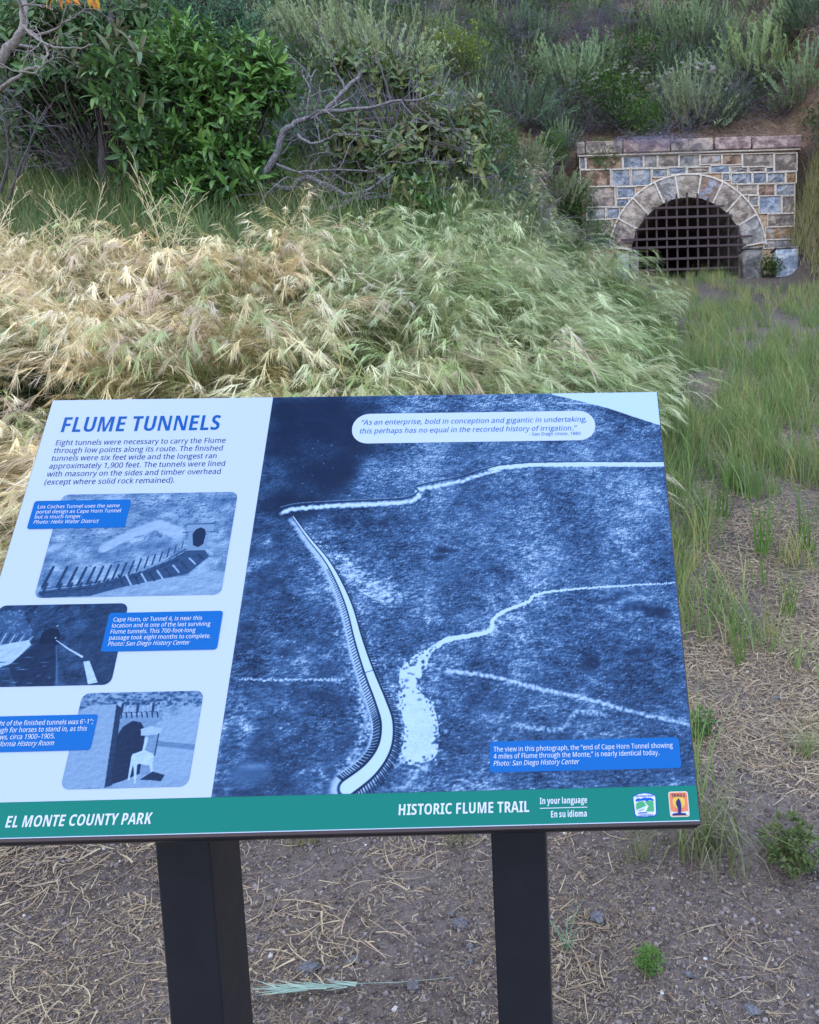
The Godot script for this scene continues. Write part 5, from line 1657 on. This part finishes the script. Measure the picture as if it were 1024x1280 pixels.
func build_shrubs() -> void:
	var whorls := [leaf_whorl(501, 11, 0.13), leaf_whorl(502, 10, 0.145), leaf_whorl(503, 13, 0.115)]
	var small := [leaf_whorl(504, 14, 0.075), leaf_whorl(505, 16, 0.065)]
	var olive := [leaf_whorl(506, 9, 0.115), leaf_whorl(507, 8, 0.125)]
	var leaves := []
	for k in 4:
		leaves.append(single_leaf(520 + k, 0.11 + 0.014 * k))
	M.leaf_tones = []
	for c in [lin(0.060, 0.135, 0.040), lin(0.080, 0.17, 0.045), lin(0.11, 0.21, 0.055), lin(0.17, 0.29, 0.08), lin(0.075, 0.14, 0.07)]:
		M.leaf_tones.append(plant_paint(0.42, 0.3, c, 0.5))
	var gloss := plant_paint(0.55, 0.35, Color.WHITE, 0.4)
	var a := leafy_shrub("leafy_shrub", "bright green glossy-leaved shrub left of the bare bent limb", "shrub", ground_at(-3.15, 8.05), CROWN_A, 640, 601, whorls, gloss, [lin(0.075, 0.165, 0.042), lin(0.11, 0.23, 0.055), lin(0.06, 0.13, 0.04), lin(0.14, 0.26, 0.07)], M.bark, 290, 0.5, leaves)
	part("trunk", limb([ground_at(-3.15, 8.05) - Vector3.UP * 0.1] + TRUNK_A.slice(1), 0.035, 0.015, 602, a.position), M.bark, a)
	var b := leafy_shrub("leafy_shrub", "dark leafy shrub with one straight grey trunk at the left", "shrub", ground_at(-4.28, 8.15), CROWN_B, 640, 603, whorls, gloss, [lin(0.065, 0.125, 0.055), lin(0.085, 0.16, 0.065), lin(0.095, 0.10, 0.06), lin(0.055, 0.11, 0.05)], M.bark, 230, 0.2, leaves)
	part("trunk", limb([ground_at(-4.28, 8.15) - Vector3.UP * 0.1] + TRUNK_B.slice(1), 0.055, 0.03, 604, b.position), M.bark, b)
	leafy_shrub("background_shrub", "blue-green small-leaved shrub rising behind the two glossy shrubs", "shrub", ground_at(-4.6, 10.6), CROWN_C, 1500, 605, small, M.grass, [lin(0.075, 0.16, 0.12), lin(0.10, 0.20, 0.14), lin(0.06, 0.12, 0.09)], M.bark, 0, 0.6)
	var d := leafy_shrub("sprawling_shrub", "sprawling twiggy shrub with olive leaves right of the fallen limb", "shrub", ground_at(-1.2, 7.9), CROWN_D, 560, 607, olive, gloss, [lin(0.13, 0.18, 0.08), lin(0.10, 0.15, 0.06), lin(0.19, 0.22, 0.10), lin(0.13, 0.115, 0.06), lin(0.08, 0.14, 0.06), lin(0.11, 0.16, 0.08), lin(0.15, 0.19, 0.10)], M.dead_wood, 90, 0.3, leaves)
	var r := RandomNumberGenerator.new()
	r.seed = 608
	var tw := MB.new()
	for k in 110:
		var got := in_blobs(r, TWIGS_D)
		grow_twig(tw, r, got[0] - d.position, (got[1] + Vector3(r.randfn(0, 0.5), r.randfn(0.1, 0.5), r.randfn(0, 0.5))).normalized(), r.randf_range(0.2, 0.5), 0.0075, 0.03, 1, Color.WHITE * r.randf_range(0.7, 1.3))
	part("twigs", tw.mesh(), M.dead_wood_tint, d)
	# the bare fallen limb with its forks
	var base := Vector3(LIMB_A[0].x, height(LIMB_A[0].x, 7.95), -7.95)
	var f := thing("fallen_limb", "bare grey limb leaning out of the shrubs with forking twigs", "dead branch", base)
	part("trunk", limb([base - Vector3(0.3, 0.05, 0.1)] + LIMB_A, 0.044, 0.014, 610, base, 6, 0.0, 0.4), M.limb_bark, f)
	for q in [[LIMB_B, 0.020, 0.007, 6], [LIMB_C, 0.030, 0.010, 7], [LIMB_D, 0.020, 0.008, 5], [LIMB_E, 0.014, 0.005, 4], [LIMB_F, 0.015, 0.005, 8]]:
		part("branch", limb(q[0], q[1], q[2], 611 + q[3], base, q[3], 0.02, 0.5), M.limb_bark, f)
	# pale bare tree at the left edge, a few yellow leaves left on it
	var tb := ground_at(-5.2, 6.9)
	var p := thing("bare_tree", "pale smooth-barked bare branches at the upper left edge with yellow leaves", "tree", tb)
	part("trunk", limb([tb - Vector3.UP * 0.1, tb + Vector3(0.35, 0.6, 0.1)] + PALE_A, 0.044, 0.022, 620, tb, 3, 0.06, 0.4), M.pale_bark, p)
	for q in [[PALE_B, 0.016, 0.008], [PALE_C, 0.011, 0.004], [PALE_D, 0.010, 0.004], [PALE_E, 0.012, 0.004]]:
		part("branch", limb(q[0], q[1], q[2], 625, tb, 2, 0.05, 0.3), M.pale_bark, p)
	part("branch", limb([PALE_A[5], Vector3(-3.75, 4.85, -6.3), Vector3(-3.45, 4.62, -6.05), Vector3(-3.1, 4.55, -6.0), Vector3(-2.95, 4.6, -6.0)], 0.014, 0.005, 631, tb, 0), M.pale_bark, p)
	for k in 30:
		var got := in_blobs(r, YELLOW)
		var mi := part("leaf", leaves[k % 4], M.yellow_leaf[r.randi() % 3], p)
		var dir := Vector3(r.randfn(0, 0.5), -0.8, r.randfn(0, 0.5)).normalized()
		mi.transform = Transform3D(Basis.looking_at(dir, Vector3(r.randfn(0, 1), 0.1, 1)) * 0.6, got[0] - tb + Vector3.UP * 0.06)
	# a clump of grey dead stems at the left edge
	var s := thing("dead_sapling", "thin grey dead stems at the far left in front of the dark shrub", "dead branch", Vector3(DRYSTEM[0].x, height(DRYSTEM[0].x, 7.6), -7.6))
	part("stem", limb(DRYSTEM, 0.016, 0.006, 640, s.position, 9, 0.0, 0.5), M.dead_wood, s)
	part("stem", limb([DRYSTEM[0] + Vector3(0.12, -0.1, 0.1), DRYSTEM[1] + Vector3(0.3, 0.0, 0.2), DRYSTEM[2] + Vector3(0.5, 0.1, 0.2)], 0.012, 0.004, 641, s.position, 9, 0.0, 0.4), M.dead_wood, s)
	# dry branching stalks standing out of the straw grass
	var stalk := []
	for k in 3:
		stalk.append(dry_stalk(650 + k))
	var n := 0
	for q in [[-3.9, 6.1], [-3.5, 5.8], [-3.2, 6.2], [-2.8, 6.2], [-3.6, 5.4], [-3.2, 5.2], [-2.9, 5.6], [-4.1, 6.2], [-2.95, 4.9], [-3.4, 4.9], [-2.6, 5.9], [-3.35, 6.0], [-3.75, 5.9], [-2.7, 5.3], [-3.1, 5.75], [-3.9, 5.6]]:
		n += 1
		var o := thing("dry_weed", "straw-coloured branching dry stalk standing in the grass left of the sign", "dry weed", ground_at(q[0], q[1]), n * 1.3, "dry stalks in the straw grass")
		part("stalk", stalk[n % 3], M.straw_stalk, o, Transform3D(Basis.from_scale(Vector3(0.8, [0.95, 0.65, 0.8, 0.55][n % 4], 0.8))))

func dry_stalk(seed_: int) -> ArrayMesh:
	var r := RandomNumberGenerator.new()
	r.seed = seed_
	var m := MB.new()
	for k in 5:
		var yaw := r.randf() * TAU
		var pts := arc(r, Vector3(r.randfn(0, 0.04), -0.03, r.randfn(0, 0.04)), yaw, r.randf_range(0.7, 1.0), 0.05, 0.6, 8, 1.2)
		m.tube(pts, 0.003, 0.002, 4, Color.WHITE)
		for s in range(3, 8):
			for t in 2:
				var yb := yaw + r.randf_range(-2.6, 2.6)
				var l := r.randf_range(0.08, 0.26)
				var b := arc(r, pts[s], yb, l, 0.7, 1.1, 3, 1.0)
				m.tube(b, 0.002, 0.0015, 3, Color.WHITE)
				m.tube(arc(r, b[2], yb + r.randf_range(-1, 1), l * 0.5, 0.5, 1.2, 2, 1.0), 0.002, 0.0015, 3, Color.WHITE)
	return m.mesh(false)

func build_foreground() -> void:
	# single stones on the trail
	var where := ["round grey stone between the posts, close to the right post", "grey-blue stone just right of the right post", "knobbly bluish stone between the posts near the left post", "angular blue-grey stone at the bottom between the posts", "small stone below the round grey stone", "pebble touching the round grey stone's lower right", "flat grey stone behind the knobbly bluish one", "pale flat stone below the leafy weed", "small brown stone above the round grey stone", "flat slate-grey stone at the bottom right edge", "whitish stone in the straw right of the sign"]
	for k in ROCKS.size():
		var q: Array = ROCKS[k]
		var o := thing("stone", where[k], "stone", ground_at(q[0], q[1]), k * 1.7, "stones on the trail")
		var mi := part("body", pebble(700 + k, q[2] * 0.5, 12), M.rock[k % 3], o)
		mi.transform = Transform3D(Basis.from_scale(Vector3(1, q[3], 0.9)), Vector3.UP * q[2] * 0.15)
	# weeds one can tell apart
	var clump := blade_tuft(720, 60, 0.08, 0.30, 0.03, 0.004, 1.9, 0.55)
	var stiff := blade_tuft(721, 26, 0.20, 0.42, 0.022, 0.006, 0.55, 0.08)
	var weeds := [
		["grass_tuft", "sprawling half-dry grass tuft at the sign's lower right corner", 0.40, 2.06, 1.0, blade_tuft(723, 120, 0.12, 0.34, 0.05, 0.0055, 2.5, 0.6), lin(0.15, 0.16, 0.085)],
		["grass_tuft", "small wilted grass tuft under the sign near its right end", 0.20, 2.04, 0.6, clump, lin(0.15, 0.16, 0.08)],
		["grass_tuft", "tall pale grass stems touching the sign's lower right corner", 0.41, 2.30, 0.9, stiff, lin(0.22, 0.27, 0.13)],
		["grass_tuft", "upright green grass clump close to the sign's right edge, upper half", 0.93, 4.35, 1.15, stiff, lin(0.10, 0.19, 0.05)],
		["grass_tuft", "upright green grass clump in the straw right of the sign", 1.05, 3.93, 1.15, stiff, lin(0.11, 0.20, 0.05)],
		["grass_tuft", "upright green grass clump near the right edge of the picture", 1.27, 3.98, 1.1, stiff, lin(0.12, 0.21, 0.05)],
		["grass_tuft", "single green grass clump right of the sign at mid height", 1.0, 3.35, 0.8, stiff, lin(0.11, 0.18, 0.05)],
		["grass_tuft", "thin green grass sprout beside the sign's right edge", 0.70, 3.0, 0.6, stiff, lin(0.12, 0.19, 0.06)],
		["grass_tuft", "limp pale grass tuft at the right edge beside bare soil", 0.78, 2.45, 0.75, clump, lin(0.20, 0.23, 0.11)],
		["grass_tuft", "few green blades in the straw left of the left post", -0.98, 1.98, 0.6, stiff, lin(0.14, 0.19, 0.08)],
		["grass_tuft", "dry grass tuft behind the sign between the posts, left", -0.72, 2.15, 0.7, clump, lin(0.24, 0.21, 0.12)],
		["grass_tuft", "wilted grass tuft behind the sign between the posts, right", -0.28, 2.12, 0.6, clump, lin(0.20, 0.20, 0.11)],
		["blue_grass_sprig", "blue-green flattened grass sprig right beside the right post", 0.0, 1.74, 0.55, blade_tuft(722, 11, 0.16, 0.30, 0.012, 0.007, 1.9, 0.0), lin(0.17, 0.27, 0.25)]]
	for w in weeds:
		var o := thing(w[0], w[1], "grass", ground_at(w[2], w[3]), w[2] * 9.0, "grass tufts on the trail")
		part("blades", w[5], plant_paint(0.75, 0.3, w[6]), o, Transform3D(Basis.from_scale(Vector3.ONE * w[4])))
	var spray := leaf_bush(730, 170, 0.10)
	for w in [["low_weed", "leafy dark green weed spreading at the lower right edge", 0.60, 1.98, 0.17, lin(0.085, 0.11, 0.05)], ["low_weed", "broad-leaved green weed on bare soil right of the right post", 0.185, 1.68, 0.07, lin(0.09, 0.17, 0.05)], ["low_weed", "small weed in the straw below the sign's right edge", 0.46, 2.55, 0.12, lin(0.08, 0.15, 0.06)], ["low_weed", "leafy weed between the concrete block and the stone block", 3.39, 12.4, 0.42, lin(0.09, 0.15, 0.05)], ["low_weed", "leafy dark weed in the straw grass left of the sign's top corner", -2.75, 4.35, 0.5, lin(0.03, 0.05, 0.03)]]:
		var o := thing(w[0], w[1], "weed", ground_at(w[2], w[3]), w[2] * 7.0, "small leafy weeds")
		part("leaves", spray, plant_paint(0.7, 0.3, w[5]), o, Transform3D(Basis.from_scale(Vector3(w[4] * 1.3, w[4], w[4] * 1.1)), Vector3.DOWN * w[4] * 0.15))
	# a green foxtail head lying on the soil
	var m := MB.new()
	var r := RandomNumberGenerator.new()
	r.seed = 740
	m.ribbon(PackedVector3Array([Vector3(0.30, 0.012, -0.01), Vector3(0.2, 0.016, 0.0), Vector3(0.1, 0.02, 0.0), Vector3(-0.06, 0.02, 0.0)]), 0.003, 0.002, Vector3(0, 0.3, 1).normalized(), Color.WHITE, Color.WHITE)
	for k in 46:
		var t := r.randf()
		var at := Vector3(lerpf(0.09, -0.08, t), 0.018, r.randfn(0, 0.003))
		var dir := Vector3(-1.0, r.randf_range(-0.05, 0.22), r.randf_range(-0.35, 0.35)).normalized()
		m.sliver(at, at + dir * r.randf_range(0.05, 0.1), 0.004, dir.cross(Vector3(0, 1, 0.4)).normalized(), Color.WHITE * r.randf_range(0.7, 1.3))
	var fh := thing("foxtail_grass", "pale blue-green foxtail grass head lying on the soil between the posts", "grass head", ground_at(-0.55, 1.64), 0.06)
	part("spike", m.mesh(), plant_paint(0.7, 0.2, lin(0.26, 0.36, 0.28)), fh)
	# a knot of dry straw
	var k0 := thing("straw_knot", "twisted knot of dry straw on the soil between the posts", "straw", ground_at(-0.50, 1.82))
	part("stems", straw_litter(741, 26, 0.14, 0.08, 0.26, 0.0034), plant_paint(0.8, 0.2, lin(0.42, 0.34, 0.25)), k0)

# ------------------------------------------------------------------ start
func _ready() -> void:
	var cam := Camera3D.new()
	cam.projection = Camera3D.PROJECTION_FRUSTUM
	cam.near = 0.05
	cam.far = 300.0
	cam.size = 0.064                                   # the lens sees 640 / 1000 up and down; its axis lies right of the frame's middle
	cam.frustum_offset = Vector2(-0.0089, 0.0)
	cam.basis = Basis(Vector3.RIGHT, deg_to_rad(-6.0)) * Basis(Vector3.BACK, deg_to_rad(-1.8))
	cam.position = Vector3(0, 1.4, 0)
	add_child(cam)
	cam.current = true
	var env := Environment.new()
	env.background_mode = Environment.BG_SKY
	var sky := ProceduralSkyMaterial.new()
	sky.sky_top_color = Color(0.70, 0.77, 0.93)
	sky.sky_horizon_color = Color(0.88, 0.91, 0.95)
	sky.sky_curve = 0.25
	sky.ground_bottom_color = Color(0.25, 0.22, 0.2)
	sky.ground_horizon_color = Color(0.5, 0.5, 0.5)
	sky.sky_energy_multiplier = 1.6
	env.sky = Sky.new()
	env.sky.sky_material = sky
	env.tonemap_mode = Environment.TONE_MAPPER_LINEAR
	env.tonemap_exposure = 1.6
	env.sdfgi_enabled = true
	env.ssao_enabled = true
	env.ssil_enabled = true
	var we := WorldEnvironment.new()
	we.environment = env
	add_child(we)
	var sun := DirectionalLight3D.new()
	sun.light_energy = 0.2
	sun.light_color = Color(1.0, 0.95, 0.88)
	sun.light_angular_distance = 25.0
	sun.shadow_enabled = true
	sun.rotation_degrees = Vector3(-56, -75, 0)
	add_child(sun)
	bump.seed = 5
	bump.frequency = 0.1
	broad.seed = 9
	broad.frequency = 0.035
	rng.seed = 1
	var soil_tex := noise_tex(90, 0.02, [[0.2, lin(0.55, 0.54, 0.53)], [0.5, lin(0.85, 0.84, 0.83)], [0.72, lin(1.0, 0.99, 0.97)], [0.9, lin(0.75, 0.72, 0.70)]], 1024, 6)
	M.soil = textured(soil_tex, 1.1, 0.97, noise_tex(91, 0.03, [], 1024, 6), 3.0)
	M.soil.vertex_color_use_as_albedo = true
	M.grass = plant_paint(0.7, 0.5)
	M.stone_tint = plant_paint(0.9, 0.0)
	M.bark = paint(lin(0.075, 0.062, 0.06), 0.9)
	M.dead_wood = paint(lin(0.10, 0.09, 0.098), 0.9)
	M.dead_wood_tint = plant_paint(0.9, 0.0, lin(0.125, 0.115, 0.135))
	M.limb_bark = textured(noise_tex(92, 0.03, [[0.3, lin(0.085, 0.08, 0.085)], [0.55, lin(0.17, 0.16, 0.165)], [0.8, lin(0.30, 0.285, 0.28)]], 256), 5.0, 0.9)
	M.pale_bark = textured(noise_tex(93, 0.03, [[0.3, lin(0.13, 0.115, 0.105)], [0.7, lin(0.27, 0.24, 0.215)]], 256), 5.0, 0.85)
	M.petal = paint(lin(0.72, 0.72, 0.68), 0.8)
	M.yellow_leaf = [plant_paint(0.6, 0.4, lin(0.60, 0.34, 0.05)), plant_paint(0.6, 0.4, lin(0.62, 0.24, 0.05)), plant_paint(0.6, 0.4, lin(0.40, 0.34, 0.09))]
	M.straw_stalk = paint(lin(0.62, 0.52, 0.30), 0.8)
	M.rock = []
	for k in 3:
		M.rock.append(textured(noise_tex(94 + k, 0.03, [[0.3, lin(0.06, 0.062, 0.07) * (1.0 + 0.15 * k)], [0.7, lin(0.135, 0.135, 0.14)]], 256), 12.0, 0.9))
	build_ground()
	build_portal()
	build_sign()
	build_shrubs()
	build_hill_scrub()
	build_grass()
	build_foreground()
